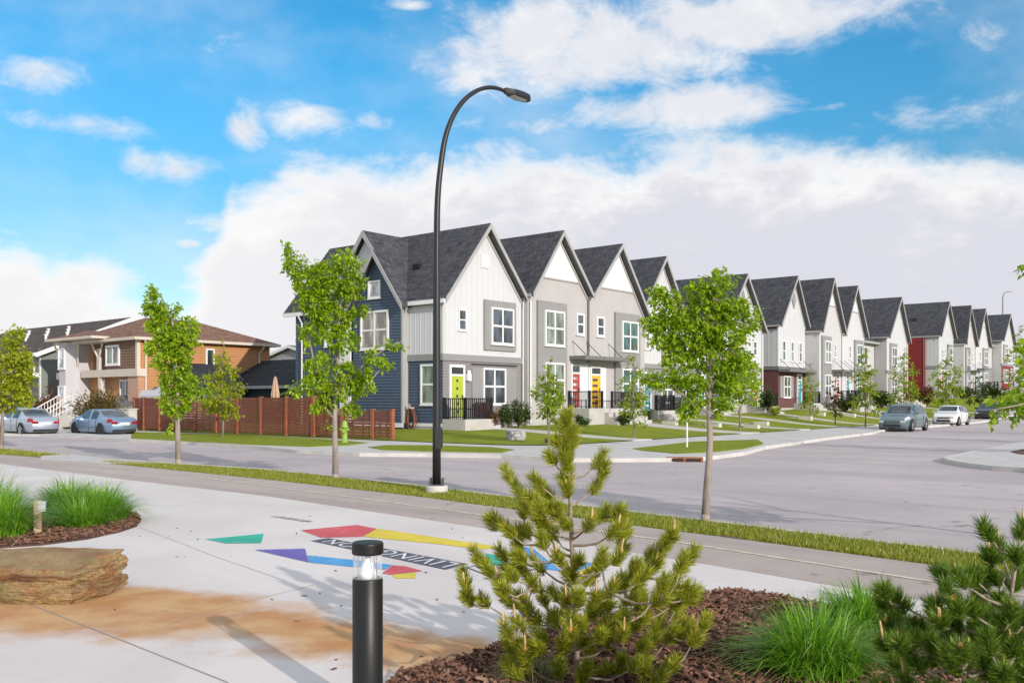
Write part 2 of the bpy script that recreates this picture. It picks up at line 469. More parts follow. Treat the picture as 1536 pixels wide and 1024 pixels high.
# ================================================================== first building
GEN_D = 11.2
def end_unit_one():
    zg = .35; P = PX(0, zg); Wd = 6.0
    r = house('white end townhouse on the corner, navy side gable and lime green front door', 0, zg)
    L, A, R = (-.22, 6.30), (3.04, 10.27), (6.02, 6.90)
    body(r, Wd, L, A, R, GEN_D, TAUPE)
    ro = gable_roof(r, L, A, R, y1=12.0)
    B0, B1 = 3.31, 3.63
    boards(r, 'white_cladding', gpoly(0, Wd, B1, L, A, R), front(0), WHITE)
    boards(r, 'white_cladding', rect(0, 2.35, B1, 6.0), left(0), WHITE, step=.36)
    # corner boards
    cb = MB(); cb.box(-.06, .16, -.06, -.046, B1, 6.12); cb.box(-.065, -.05, -.06, .14, B1, 6.12); fixnormals(cb.build('corner_board', STUCCOL, r))
    mb = MB(); mb.box(-.09, Wd, -.10, -.001, B0, B1); mb.box(-.09, -.001, -.001, 2.35, B0, B1); fixnormals(mb.build('belt_course', GREY, r))
    siding(r, 'taupe_siding', rect(0, Wd, .28, B0), front(0), TAUPE, .14)
    siding(r, 'navy_siding', rect(0, 2.35, .28, B0), left(0), NAVY, .15)
    fb = MB(); fb.box(-.05, -.001, .002, 2.3, .12, .28); fb.box(-.05, .0, -.05, -.0, .12, .28); fixnormals(fb.build('base_board', WTRIM, r))
    # front
    a0, a1, z0, z1 = P.r(686.5, 464, 698, 495.5); window(r, front(-.0), a0, a1, z0, z1, 1, 2, GL_DK, .06, bars=.03)
    a0, a1, z0, z1 = P.r(724.5, 452, 771.5, 526)
    panel(r, 'window_surround', rect(a0, a1, z0, z1), front(0), .0, .13, GREY)
    a0, a1, z0, z1 = P.r(733, 462.5, 766.5, 517); window(r, front(-.13), a0, a1, z0, z1, 2, 2, GL_DK, .10)
    vb = MB(); vb.box(2.75, 3.32, -.075, -.03, 8.05, 8.7); fixnormals(vb.build('gable_vent', WTRIM, r))
    a0, a1, z0, z1 = P.r(707, 551.5, 723.5, 607); panel(r, 'shutter', rect(a0, a1, z0, z1), front(0), .0, .07, GREY)
    a0, a1, z0, z1 = P.r(756, 553, 773, 607); panel(r, 'shutter', rect(a0, a1, z0, z1), front(0), .0, .07, GREY)
    a0, a1, z0, z1 = P.r(705, 549, 774, 551); pipe(r, [(a0, -.12, z1+.06), (a1, -.12, z1+.06)], BLACK, .025, 'shutter_rail')
    a0, a1, z0, z1 = P.r(723, 552, 757, 607); window(r, front(-.02), a0, a1, z0, z1, 2, 2, GL_DK, .10)
    a0, a1, z0, z1 = P.r(673, 547, 696, 625); door(r, front(-.0), a0, a1, .50, z1, LIME, 0, label='lime green front door with a column of round lights')
    a0, a1, z0, z1 = P.r(697.5, 560, 703, 571); lm = MB(); lm.box(a0, a1, -.2, -.03, z0, z1); lm.lathe([(.09, -.1), (.1, .12), (.05, .16)], 8, ((a0+a1)/2, -.14, z1)); fixnormals(lm.build('wall_lamp', WTRIM, r))
    porch(r, -.05, 2.0, 0, 1.5, .50, -1.45, -.15, 3, 'side')
    railing(r, [(.02, -.1), (.02, -1.42), (1.95, -1.42)], .50)
    railing(r, [(2.05, -.28), (3.3, -.28)], .32, .95, mat('brown_picket', (.09, .035, .025), .6), .12, 'slatted_railing', .035)
    # side gable (towards the left street)
    e = .35; s0, s1, sa = 2.35, 6.0, 4.18
    zt, za = 6.30, 8.80
    bb = MB(); bb.prism([(s0, .0), (s1, .0), (s1, zt), (sa, za-.02), (s0, zt)], left(0), -.02, e); fixnormals(bb.build('bay_wall', NAVY, r))
    siding(r, 'navy_siding', [(s0+.09, .28), (s1, .28), (s1, zt-.1), (sa, za-.28), (s0+.09, zt-.05)], left(-e), NAVY, .15)
    cbd = MB(); cbd.box(-e-.045, -e+.05, s0-.02, s0+.1, .28, zt-.1); cbd.box(-e+.05, -.001, s0-.03, s0, .28, zt-.1); fixnormals(cbd.build('corner_board', RAKE, r))
    fb = MB(); fb.box(-e-.045, -e-.001, s0-.02, s1, .06, .28); fixnormals(fb.build('base_board', WTRIM, r))
    b2 = 8.33; A2 = 5.34; zA2 = 10.1
    lw = siding(r, 'navy_siding', [(s1, .28), (GEN_D, .28), (GEN_D, 6.1), (s1, 6.1)], left(0), NAVY, .15)
    # larger cross gable: white apex panel and roof that runs back to the main ridge
    panel(r, 'white_cladding', [(s0+.2, 6.2), (b2-.2, 6.2), (A2, zA2-.35)], left(0), .0, .06, WHITE)
    def slab(name, p, q, x0, x1, t, m, par):
        mb = MB(); mb.prism([(p[0], p[1]-t), (q[0], q[1]-t), q, p], left(0), -x1, -x0); return fixnormals(mb.build(name, m, par))
    g = MB(); t = .16
    for p, q in (((s0-.28, 6.12), (A2, zA2)), ((A2, zA2), (b2+.28, 6.12))):
        g.prism([(p[0], p[1]-t), (q[0], q[1]-t), q, p], left(0), -3.5, .32)
    cr = fixnormals(g.build('cross_roof', ROOF, r))
    g = MB()
    for p, q in (((s0-.28, 6.12), (A2, zA2)), ((A2, zA2), (b2+.28, 6.12))):
        g.prism([(p[0], p[1]-.34), (q[0], q[1]-.34), (q[0], q[1]-.02), (p[0], p[1]-.02)], left(0), .32, .37)
    fixnormals(g.build('rake_board', RAKE, cr))
    g = MB()
    for p, q in (((s0-.28, 6.10), (sa, za+.16)), ((sa, za+.16), (s1+.28, 6.10))):
        g.prism([(p[0], p[1]-t), (q[0], q[1]-t), q, p], left(0), .05, e+.34)
    cr2 = fixnormals(g.build('bay_roof', ROOF, r))
    g = MB()
    for p, q in (((s0-.28, 6.10), (sa, za+.16)), ((sa, za+.16), (s1+.28, 6.10))):
        g.prism([(p[0], p[1]-.32), (q[0], q[1]-.32), (q[0], q[1]-.02), (p[0], p[1]-.02)], left(0), e+.34, e+.39)
    fixnormals(g.build('rake_board', RAKE, cr2))
    def sw(a, b, c, d, u, cols, rows, gl, cas=.10, nm='window'):
        y0 = fs(c, u); y1 = fs(a, u); mx = (a+c)/2
        window(r, left(u), y0, y1, sz(mx, d, u)-zg, sz(mx, b, u)-zg, cols, rows, gl, cas, name=nm)
    sw(553.5, 421, 572, 447.5, -e, 1, 1, GL_WH, .09); sw(542, 466, 584, 524, -e, 2, 2, GL_BL, .11)
    sw(632, 546, 658, 607, 0, 1, 2, GL_GR, .10); sw(488, 470, 500, 520, 0, 1, 2, GL_WH, .1)
    mb = MB(); y0, y1 = fs(527, -e), fs(511, -e); mb.box(-e-.07, -e-.001, y0, y1, .28, 2.7); mb.box(-e-.07, -e-.001, y0, y1, 3.3, 5.6); fixnormals(mb.build('white_side_panel', WTRIM, r))
    yy = fs(455, 0); pipe(r, [(-.35, yy, 6.0), (-.1, yy, 5.6), (-.1, yy, .1)])
    pipe(r, [(Wd+.05, -.15, 6.7), (Wd+.05, -.10, 6.2), (Wd+.05, -.10, .1)])
    gm = MB(); gm.box(-.33, -.2, -.4, s0-.3, 6.02, 6.2); gm.box(-.33, -.2, b2+.3, 11.9, 6.02, 6.2); fixnormals(gm.build('gutter', WTRIM, r))
    roof_vent(ro, .95, 4.2, 7.62); roof_vent(ro, 1.4, 3.0, 8.1)
    # hose on its hanger
    return r
def pair_unit(label, u0, zg, v0, Wd, L, A, R, P=None, mir=False, doorm=None, wallm=None, px=None, tri=None, lamp=False, style=1):
    r = house(label, u0, zg, v0); wallm = wallm or STUCCO
    body(r, Wd, L, A, R, GEN_D+v0, wallm)
    ro = gable_roof(r, L, A, R, y1=11.0)
    mm = (lambda x: Wd-x) if mir else (lambda x: x)
    def rg(a, b): a, b = mm(a), mm(b); return min(a, b), max(a, b)
    # white triangle at the apex with its trim line
    tz = tri if tri else A[1]-2.35
    c = gpoly(.05, Wd-.05, tz, L, A, R); c = clip(c, 1, tz, 99)
    c = [p for p in c]
    cl = ceil_line(L, A, R)
    def crossing(lo, hi):
        for _ in range(40):
            m_ = (lo+hi)/2
            if (cl(m_) > tz) == (cl(hi) > tz): hi = m_
            else: lo = m_
        return hi
    xa, xb = crossing(.0, A[0]), crossing(Wd, A[0])
    boards(r, 'gable_panel', [(xa, tz), (xb, tz), (A[0], cl(A[0]))], front(0), WTRIM, step=.6, out=.02, bo=.03)
    tr = MB(); tr.box(xa, xb, -.06, -.001, tz-.09, tz-.002); fixnormals(tr.build('trim_line', RAKE, r))
    if px:
        bx, wu, wl, sm, dr = px
    else:
        k = Wd/6.4
        bx = (*rg(.55*k, 3.1*k), .35, 6.15); wu = (*rg(1.1*k, 2.75*k), 3.85, 5.75); wl = (*rg(1.1*k, 2.75*k), .95, 2.85)
        sm = (*rg(4.05*k, 4.65*k), 4.35, 5.55); dr = (*rg(4.55*k, 5.5*k), .55, 3.0)
    a0, a1, z0, z1 = bx; panel(r, 'window_surround', rect(a0, a1, z0, z1), front(0), 0, .13, GREY)
    window(r, front(-.13), *wu, 2, 2, GL_PALE if not mir else GL_GR, .10); window(r, front(-.13), *wl, 2, 2, GL_PALE if not mir else GL_GR, .10)
    window(r, front(0), *sm, 1, 2, GL_DK, .11, bars=.04)
    door(r, front(0), *dr, doorm or DRED, style)
    return r, ro
def building_one():
    end_unit_one()
    v0 = .4
    # unit 2
    u0, zg = 6.05, .45; P = PX(u0, zg, v0); Wd = 5.57
    q = lambda t: P.r(*t)
    L, A, R = (-.06, 6.95), (8.73-u0, 10.58), (Wd, 7.38)
    px = (q((804.5, 453, 848, 600)), q((813.5, 466.5, 843, 519)), q((813.5, 544, 843, 596)), q((863.5, 470, 875, 502.5)), (P.x(855.5), P.x(870), P.z(862, 612), P.z(862, 546)))
    r, ro = pair_unit('warm grey gabled townhouse with red front door, second from the corner', u0, zg, v0, Wd, L, A, R, px=px, doorm=DRED, tri=P.z(852, 421))
    roof_vent(ro, 1.2, 3.5, 8.35)
    pz = px[4][2]
    x0 = P.x(855); porch(r, x0-.3, Wd-.02, 0, 1.5, pz, x0+1.2, Wd-.1, 3, base=-.8)
    railing(r, [(x0-.2, -.1), (x0-.2, -1.42), (x0+1.1, -1.42)], pz, .95)
    wp = MB(); a = P.x(870.5); wp.box(a, Wd-.03, -.05, -.001, pz, pz+2.5); fixnormals(wp.build('entry_panel', WTRIM, r))
    canopy(r, P.x(853.5)+.02, Wd-.02, 0, 1.1, P.z(870, 540), [P.x(858.5), Wd-.15])
    pipe(r, [(Wd-.05, -.1, 7.2), (Wd-.05, -.1, pz+2.6)], DGREY, .05)
    pipe(r, [(.12, -.12, 6.5), (.12, -.1, .1)], ALU, .05)
    z2 = zg
    # unit 3
    u1, zg = 11.64, .5; P = PX(u1, zg, v0); Wd = 6.2
    L, A, R = (0.0, 7.33), (14.66-u1, 10.58), (6.3, 6.5)
    px = (q((921, 470.5, 958, 605)), q((929.5, 482.5, 953.5, 527.5)), q((929.5, 553, 953.5, 598)), q((894, 475, 905.5, 505)), (P.x(884.5), P.x(901), P.z(893, 612), P.z(893, 549)))
    r, ro = pair_unit('warm grey gabled townhouse with yellow front door, third from the corner', u1, zg, v0, Wd, L, A, R, px=px, doorm=DYEL, tri=P.z(930, 435), mir=True, style=2)
    pz = px[4][2]
    porch(r, .02, P.x(930), 0, 1.5, pz, .1, P.x(926), 3, base=-.8)
    railing(r, [(.3, -1.42), (P.x(930)-.1, -1.42), (P.x(930)-.1, -.1)], pz, .95)
    canopy(r, .02, P.x(925), 0, 1.1, P.z(905, 542), [P.x(912)])
    roof_vent(ro, 1.0, 2.5, 8.2)
    wp = MB(); wp.box(.02, P.x(884.3), -.05, -.001, pz, pz+2.4); wp.box(P.x(901.5), P.x(908), -.05, -.001, pz, pz+2.4); fixnormals(wp.build('entry_panel', WTRIM, r))
    # unit 4 : white, set back a little
    side_unit('white gabled townhouse with teal front door half hidden behind the middle street tree', 18.0, .6, -.25, 5.65, 6.5, 3.0, 10.57, 6.7, GREY, GREY, DTEAL, four=True)
    eave_unit('low white townhouse with flat eave line hidden behind the middle street tree', 23.75, .65, -.9, 5.6)
    side_unit('white gabled townhouse with diamond vent and grey window surround, last before the maroon side wall', 29.4, .78, 0, 6.6, 6.4, 3.3, 10.47, 6.4, STUCCO, GREY, DRED, vent=True, mirror=True)
def side_unit(label, u0, zg, v0, Wd, zl, xa, za, zr, lowm, beltm, doorm, four=False, vent=False, mirror=False, sidem=None, upm=None, canop=False, far=False, sc_=1.0, lowpanel=None):
    """end-type unit: white boards above, a belt, darker ground floor"""
    r = house(label, u0, zg, v0)
    L, A, R = (-.22, zl), (xa, za), (Wd+.22, zr)
    body(r, Wd, L, A, R, GEN_D+v0, lowm)
    ro = gable_roof(r, L, A, R, y1=11.0)
    B0, B1 = 3.2*sc_, 3.5*sc_
    boards(r, 'white_cladding', gpoly(0, Wd, B1, L, A, R), front(0), upm or WHITE, step=.5)
    belt(r, -.05, Wd, 0, B0, B1, beltm, .1)
    if lowpanel: panel(r, 'lower_cladding', rect(.02, Wd-.02, .12, B0), front(0), 0, .012, lowpanel)
    mm = (lambda x: Wd-x) if mirror else (lambda x: x)
    def rg(a, b): a, b = mm(a), mm(b); return min(a, b), max(a, b)
    s = Wd/6.4
    if vent:
        z = za-2.0; panel(r, 'gable_vent', [(xa-.42, z), (xa, z-.75), (xa+.42, z), (xa, z+.75)], front(0), .05, .09, GREY)
    if canop:      # three tall narrow windows
        for k in range(3):
            a = (.75+k*1.95)*s; window(r, front(-.03), a, a+.72*s, B1+.45, B1+2.1, 1, 2, GL_GR, .09, bars=.04)
    else:
        a, b = rg(3.4*s, 5.6*s); panel(r, 'window_surround', rect(a, b, B1+.1, B1+2.75), front(0), .03, .13, GREY)
        a, b = rg(3.75*s, 5.25*s); window(r, front(-.13), a, b, B1+.5, B1+2.35, 2, 2, GL_DK, .1)
        a, b = rg(1.0*s, 1.6*s); window(r, front(-.03), a, b, B1+.9, B1+2.0, 1, 2, GL_DK, .08, bars=.03)
    a, b = rg(3.3*s, 5.1*s) if not canop else rg(1.1*s, 2.7*s)
    window(r, front(-.02), a, b, .95*sc_, 2.75*sc_, 2, 2, GL_DK, .1)
    panel(r, 'shutter', rect(a-.75*s, a-.05, .95*sc_, 2.75*sc_), front(0), 0, .06, GREY); panel(r, 'shutter', rect(b+.05, b+.75*s, .95*sc_, 2.75*sc_), front(0), 0, .06, GREY)
    a, b = (rg(.8*s, 1.85*s) if not canop else rg(4.3*s, 5.4*s)); door(r, front(-.02), a, b, .5, 2.95*sc_, doorm, 1)
    pa, pb = min(a, b)-.7, max(a, b)+.6
    porch(r, pa, pb, 0, 1.5, .5, pa+.3, pb-.3, 2, base=-.9)
    railing(r, [(pa+.05, -1.42), (pa+.05+.45*(pb-pa)*(1 if four else .5), -1.42)], .5, .95)
    railing(r, [(pb-.4, -1.42), (pb-.05, -1.42), (pb-.05, -.1)], .5, .95)
    if four: railing(r, [(pb+.1, -.5), (Wd-.2, -.5)], .4, .95)
    if canop:
        canopy(r, -.05, Wd+.1, 0, 1.0, B0-.15, [.4, Wd*.5, Wd-.4])
    if sidem:      # coloured full-height side wall that steps out behind the white corner
        e, s0 = .35, 1.5
        boards(r, 'white_cladding', rect(0, s0, B1, zl-.35), left(0), upm or WHITE)
        mb = MB(); mb.box(-.09, -.001, 0, s0, B0, B1); fixnormals(mb.build('belt_course', beltm, r))
        mb = MB(); mb.box(-e, .0, s0, GEN_D-.1, -1.0, zl-.25); fixnormals(mb.build('side_wall', sidem, r))
        siding(r, 'side_siding', rect(s0+.02, GEN_D-.1, .15, zl-.26), left(-e), sidem, .16)
        pipe(r, [(-e-.05, s0+.1, zl-.2), (-e-.06, s0+.1, .1)], ALU if not far else DGREY, .05)
    else:
        pipe(r, [(Wd+.02, -.1, zr-.3), (Wd+.02, -.1, .1)], ALU, .05)
    roof_vent(ro, xa*.5-.1, 3.2, (zl+za)/2-.05)
    return r
def eave_unit(label, u0, zg, v0, Wd, ze=6.7, zr=10.0, wallm=None, doorm=None):
    r = house(label, u0, zg, v0); wallm = wallm or STUCCOL
    D = 10.0
    b = MB(); b.prism([(0, -1.2), (D, -1.2), (D, ze-.1), (D/2, zr-.3), (0, ze-.1)], lambda a, z, d: (d, a, z), 0, Wd); fixnormals(b.build('wall', wallm, r))
    g = MB()
    for p, q in (((-.45, ze-.25), (D/2, zr)), ((D/2, zr), (D+.45, ze-.25))):
        g.prism([(p[0], p[1]-.16), (q[0], q[1]-.16), q, p], lambda a, z, d: (d, a, z), -.05, Wd+.05)
    ro = fixnormals(g.build('roof', ROOF, r))
    gm = MB(); gm.box(-.05, Wd+.05, -.6, -.46, ze-.48, ze-.28); fixnormals(gm.build('gutter', RAKE, ro))
    belt(r, 0, Wd, 0, 3.2, 3.5, GREY, .08)
    panel(r, 'lower_cladding', rect(0, Wd, .1, 3.2), front(0), 0, .03, GREY)
    for a in (.8, 3.2): window(r, front(0), a, a+1.1, 4.0, 5.8, 1, 2, GL_GR, .1); 
    window(r, front(-.03), .8, 2.5, .95, 2.75, 2, 2, GL_DK, .1)
    door(r, front(-.03), 3.4, 4.45, .5, 2.95, doorm or DTEAL, 1)
    porch(r, 2.7, 5.2, 0, 1.4, .5, 3.0, 4.8, 2, base=-.9)
    railing(r, [(2.75, -1.32), (3.1, -1.32)], .5, .95); railing(r, [(4.7, -1.32), (5.15, -1.32), (5.15, -.1)], .5, .95)
    return r
def building_far():
    # second building
    side_unit('white townhouse with maroon brick ground floor and dark maroon side wall', 39.2, 1.0, 0, 5.65, 6.9, 3.1, 11.1, 6.9, MBRICK, DGREY, DTEAL, vent=True, sidem=MAROON, canop=True)
    pair_far('pale grey gabled townhouse just right of the maroon brick one', 44.9, 1.1, 1.2, 5.4, 2.5, 11.25, DRED, False)
    pair_far('white gabled townhouse, second to the right of the maroon brick one', 50.35, 1.15, 1.2, 5.9, 2.95, 11.1, DTEAL, True)
    eave_unit('low eaved townhouse between two gables, right of the maroon brick houses', 56.4, 1.2, 0, 6.4, 6.6, 10.2, STUCCOL, DRED)
    side_unit('white townhouse ending the row just before the bright red side wall', 62.9, 1.25, 1.2, 6.6, 6.9, 3.6, 11.1, 6.7, STUCCO, GREY, DRED, mirror=True)
    # third building
    side_unit('white townhouse with bright red full-height side wall', 86.6, 2.0, 0, 6.7, 7.6, 3.3, 11.9, 7.6, STUCCOL, GREY, DRED, sidem=RED, far=True, sc_=1.12)
    pair_far('white gabled townhouse just right of the bright red side wall', 93.4, 2.3, 1.2, 5.9, 2.0, 11.5, DRED, False)
    pair_far('white gabled townhouse, second to the right of the red side wall', 99.35, 2.6, 1.2, 7.4, 3.95, 11.4, DTEAL, True)
    eave_unit('far low eaved townhouse between white gables near the end of the avenue', 106.9, 2.9, 0, 7.6, 7.0, 10.2, STUCCOL, DRED)
    side_unit('farthest white gabled townhouse at the right end of the row, red ground floor', 114.7, 3.2, 1.2, 8.0, 7.2, 4.3, 11.2, 7.0, STUCCOL, GREY, DRED, mirror=True, sc_=1.1, lowpanel=RED)
def pair_far(label, u0, zg, v0, Wd, xa, za, doorm, mir):
    r, ro = pair_unit(label, u0, zg, v0, Wd, (-.12, 6.6), (xa, za), (Wd+.12, 6.6), mir=mir, doorm=doorm, wallm=STUCCOL if not mir else WHITE)
    a = Wd-2.4 if not mir else .2
    porch(r, a, a+2.2, 0, 1.4, .55, a+.4, a+1.9, 3, base=-.9)
    railing(r, [(a+.05, -1.32), (a+.5, -1.32)], .55, .95); railing(r, [(a+1.7, -1.32), (a+2.15, -1.32), (a+2.15, -.1)], .55, .95)
    canopy(r, a-.1, a+2.3, 0, 1.1, 3.1, [a+.2, a+2.0])
    roof_vent(ro, xa*.45, 3.0, 8.6)
    pipe(r, [(Wd-.08 if not mir else .1, -.1, 6.4), (Wd-.08 if not mir else .1, -.1, .1)], ALU, .05)
    return r
# ------------------------------------------------------------------ setting
def uvpoly(name, pts, z0, m, depth=.3, fnz=None, kind='structure'):
    """slab with vertical edge, pts world xy (Vectors)"""
    mb = MB(); n = len(pts)
    area = sum(pts[i].x*pts[(i+1) % n].y-pts[(i+1) % n].x*pts[i].y for i in range(n))
    if area < 0: pts = pts[::-1]
    zt = [(fnz(p) if fnz else 0)+z0 for p in pts]
    mb.face([(p.x, p.y, z) for p, z in zip(pts, zt)])
    for i in range(n):
        j = (i+1) % n
        mb.face([(pts[i].x, pts[i].y, zt[i]-depth), (pts[j].x, pts[j].y, zt[j]-depth), (pts[j].x, pts[j].y, zt[j]), (pts[i].x, pts[i].y, zt[i])])
    o = mb.build(name, m); return tag(o, kind=kind)
def strip(name, a, b, m, z=0.0, depth=.25, kind='structure'):
    """band between two polylines of points (same length)"""
    mb = MB()
    A = [Vector((p.x, p.y, p.z+z)) for p in a]; B = [Vector((p.x, p.y, p.z+z)) for p in b]; dz = Vector((0, 0, depth))
    for i in range(len(A)-1):
        mb.face([A[i], B[i], B[i+1], A[i+1]])
        mb.face([A[i]-dz, A[i], A[i+1]-Vector((0, 0, 0)), A[i+1]-dz]); mb.face([B[i]-dz, B[i+1]-dz, B[i+1], B[i]])
    mb.face([A[0]-dz, B[0]-dz, B[0], A[0]]); mb.face([A[-1]-dz, A[-1], B[-1], B[-1]-dz])
    o = mb.build(name, m); bm = bmesh.new(); bm.from_mesh(o.data); bmesh.ops.remove_doubles(bm, verts=bm.verts, dist=1e-4); bmesh.ops.recalc_face_normals(bm, faces=bm.faces); bm.to_mesh(o.data); bm.free()
    if kind: tag(o, kind=kind)
    return o
def offset(line, d):
    out = []
    for i, p in enumerate(line):
        a = line[max(0, i-1)]; b = line[min(len(line)-1, i+1)]; t = (b-a); t.z = 0; t.normalize()
        out.append(p+Vector((-t.y, t.x, 0))*d)
    return out
def resamp(line, step):
    out = [line[0]]
    for a, b in zip(line, line[1:]):
        n = max(1, int((b-a).length/step))
        for i in range(1, n+1): out.append(a.lerp(b, i/n))
    return out
def grassmat(name, c1, c2, c3):
    m, nt, b = newmat(name); vec = objcoord(nt)
    n1 = noisetex(nt, vec, .55, 4, .6); n2 = noisetex(nt, vec, 9, 5, .75); n3 = noisetex(nt, vec, 70, 3, .8)
    c = mix(nt, maprange(nt, n1, .35, .65), c1, c2); c = mix(nt, maprange(nt, n2, .42, .68), c, c3)
    c = mix(nt, maprange(nt, n3, .35, .65, .0, .5), c, tuple(x*.55 for x in c1))
    nt.links.new(c, b.inputs['Base Color']); b.inputs['Roughness'].default_value = .9; b.inputs['Specular IOR Level'].default_value = .1
    bump(nt, b, n3, .8, .04); MATS[name] = m; return m
def asphaltmat(name, c, warm, specks=.25, tracks=True):
    m, nt, b = newmat(name); vec = objcoord(nt)
    n1 = noisetex(nt, vec, .16, 5, .6, .4); n2 = noisetex(nt, vec, 1.7, 4, .7); n3 = noisetex(nt, vec, 140, 3, .8)
    c1 = mix(nt, maprange(nt, n1, .3, .7), tuple(x*.88 for x in c), warm)
    c1 = mix(nt, maprange(nt, n2, .45, .75, 0, .35), c1, tuple(x*.72 for x in c))
    c1 = mix(nt, maprange(nt, n3, .3, .7, 0, specks), c1, tuple(x*.45 for x in c))
    # wheel tracks and drips run along the left street, fine cracks wander across
    mp = nt.nodes.new('ShaderNodeMapping'); mp.inputs['Rotation'].default_value = (0, 0, -ANG_V); mp.inputs['Scale'].default_value = (1, 1, 1)
    nt.links.new(vec, mp.inputs['Vector'])
    m2 = nt.nodes.new('ShaderNodeMapping'); m2.inputs['Scale'].default_value = (.05, .9, 1); nt.links.new(mp.outputs[0], m2.inputs['Vector'])
    tr_ = noisetex(nt, m2.outputs[0], 1.0, 3, .6)
    c1 = mix(nt, maprange(nt, tr_, .48, .68, 0, .55 if tracks else .2), c1, tuple(x*.74 for x in c))
    vo = nt.nodes.new('ShaderNodeTexVoronoi'); vo.feature = 'DISTANCE_TO_EDGE'; vo.inputs['Scale'].default_value = .17
    wv = nt.nodes.new('ShaderNodeVectorMath'); wv.operation = 'MULTIPLY_ADD'
    nw_ = nt.nodes.new('ShaderNodeTexNoise'); nw_.inputs['Scale'].default_value = 1.1; nw_.inputs['Detail'].default_value = 6; nt.links.new(vec, nw_.inputs['Vector'])
    nt.links.new(nw_.outputs['Color'], wv.inputs[0]); wv.inputs[1].default_value = (1.6, 1.6, 0); nt.links.new(vec, wv.inputs[2]); nt.links.new(wv.outputs[0], vo.inputs['Vector'])
    ck = mth(nt, 'MULTIPLY', maprange(nt, vo.outputs['Distance'], .0015, .0045, 1, 0), maprange(nt, n2, .45, .6, .0, .6))
    c1 = mix(nt, ck, c1, tuple(x*.35 for x in c))
    nt.links.new(c1, b.inputs['Base Color']); b.inputs['Roughness'].default_value = .85; b.inputs['Specular IOR Level'].default_value = .35
    bump(nt, b, n3, .35, .008); MATS[name] = m; return m
def plazamat():
    m, nt, b = newmat('plaza_concrete'); vec = objcoord(nt)
    n1 = noisetex(nt, vec, .30, 3, .5, 1.2); n2 = noisetex(nt, vec, 3.5, 6, .7); n3 = noisetex(nt, vec, 120, 3, .8)
    base = mix(nt, maprange(nt, n1, .3, .7), (.69, .63, .61), (.80, .74, .72))
    base = mix(nt, maprange(nt, n2, .5, .8, 0, .3), base, (.50, .465, .45))
    base = mix(nt, maprange(nt, n3, .3, .7, 0, .34), base, (.36, .34, .32))
    # rust-coloured run-off stains around the boulder
    sep = nt.nodes.new('ShaderNodeSeparateXYZ'); nt.links.new(vec, sep.inputs[0])
    wob = noisetex(nt, objcoord(nt, (1, 1, 1)), 1.3, 5, .65)
    tot = None
    def ell(cx, cy, ang, rx, ry, amp):
        ca, sa = math.cos(ang), math.sin(ang)
        dx = mth(nt, 'SUBTRACT', sep.outputs[0], cx); dy = mth(nt, 'SUBTRACT', sep.outputs[1], cy)
        a = mth(nt, 'ADD', mth(nt, 'MULTIPLY', dx, ca/rx), mth(nt, 'MULTIPLY', dy, sa/rx))
        c = mth(nt, 'ADD', mth(nt, 'MULTIPLY', dx, -sa/ry), mth(nt, 'MULTIPLY', dy, ca/ry))
        d = mth(nt, 'SQRT', mth(nt, 'ADD', mth(nt, 'MULTIPLY', a, a), mth(nt, 'MULTIPLY', c, c)))
        d = mth(nt, 'ADD', d, mth(nt, 'MULTIPLY', mth(nt, 'SUBTRACT', wob, .5), 1.5))
        return maprange(nt, d, .42, 1.05, amp, 0)
    for e in STAINS:
        k = ell(*e); tot = k if tot is None else mth(nt, 'MAXIMUM', tot, k)
    rust = mix(nt, maprange(nt, noisetex(nt, vec, 2.2, 4, .6), .35, .65), (.48, .215, .06), (.58, .34, .14))
    col = mix(nt, tot, base, rust)
    nt.links.new(col, b.inputs['Base Color']); b.inputs['Roughness'].default_value = .75; b.inputs['Specular IOR Level'].default_value = .35
    bump(nt, b, n3, .2, .006); MATS['plaza'] = m; return m
STAINS = [(-3.9, 7.8, -.30, 2.8, 1.1, .9), (-1.3, 6.85, -.6, 2.4, .68, .9), (.5, 6.1, -.2, 1.1, .35, .8), (-3.3, 8.15, -.35, 2.1, .62, .95), (-1.5, 6.95, -.75, 1.9, .40, .95), (-4.6, 7.45, -.1, 1.5, .22, .8), (.1, 6.35, -.25, 1.2, .30, .75), (-2.3, 7.55, -.2, 1.3, .3, .7)]
GRASS = grassmat('lawn_grass', (.21, .27, .02), (.29, .345, .032), (.34, .37, .06))
GRASSN = grassmat('verge_grass', (.20, .235, .025), (.29, .295, .04), (.40, .35, .12))
ASPH = asphaltmat('road_asphalt', (.505, .445, .452), (.565, .50, .497))
PATHM = asphaltmat('path_asphalt', (.48, .405, .375), (.545, .465, .43), .2)
WALK = mat('sidewalk_concrete', (.52, .50, .485), .85, .08, 1.2, .25, 80, fine=.08)
KERB = mat('kerb_concrete', (.55, .53, .50), .85, .10, 1.5, .25, 60)
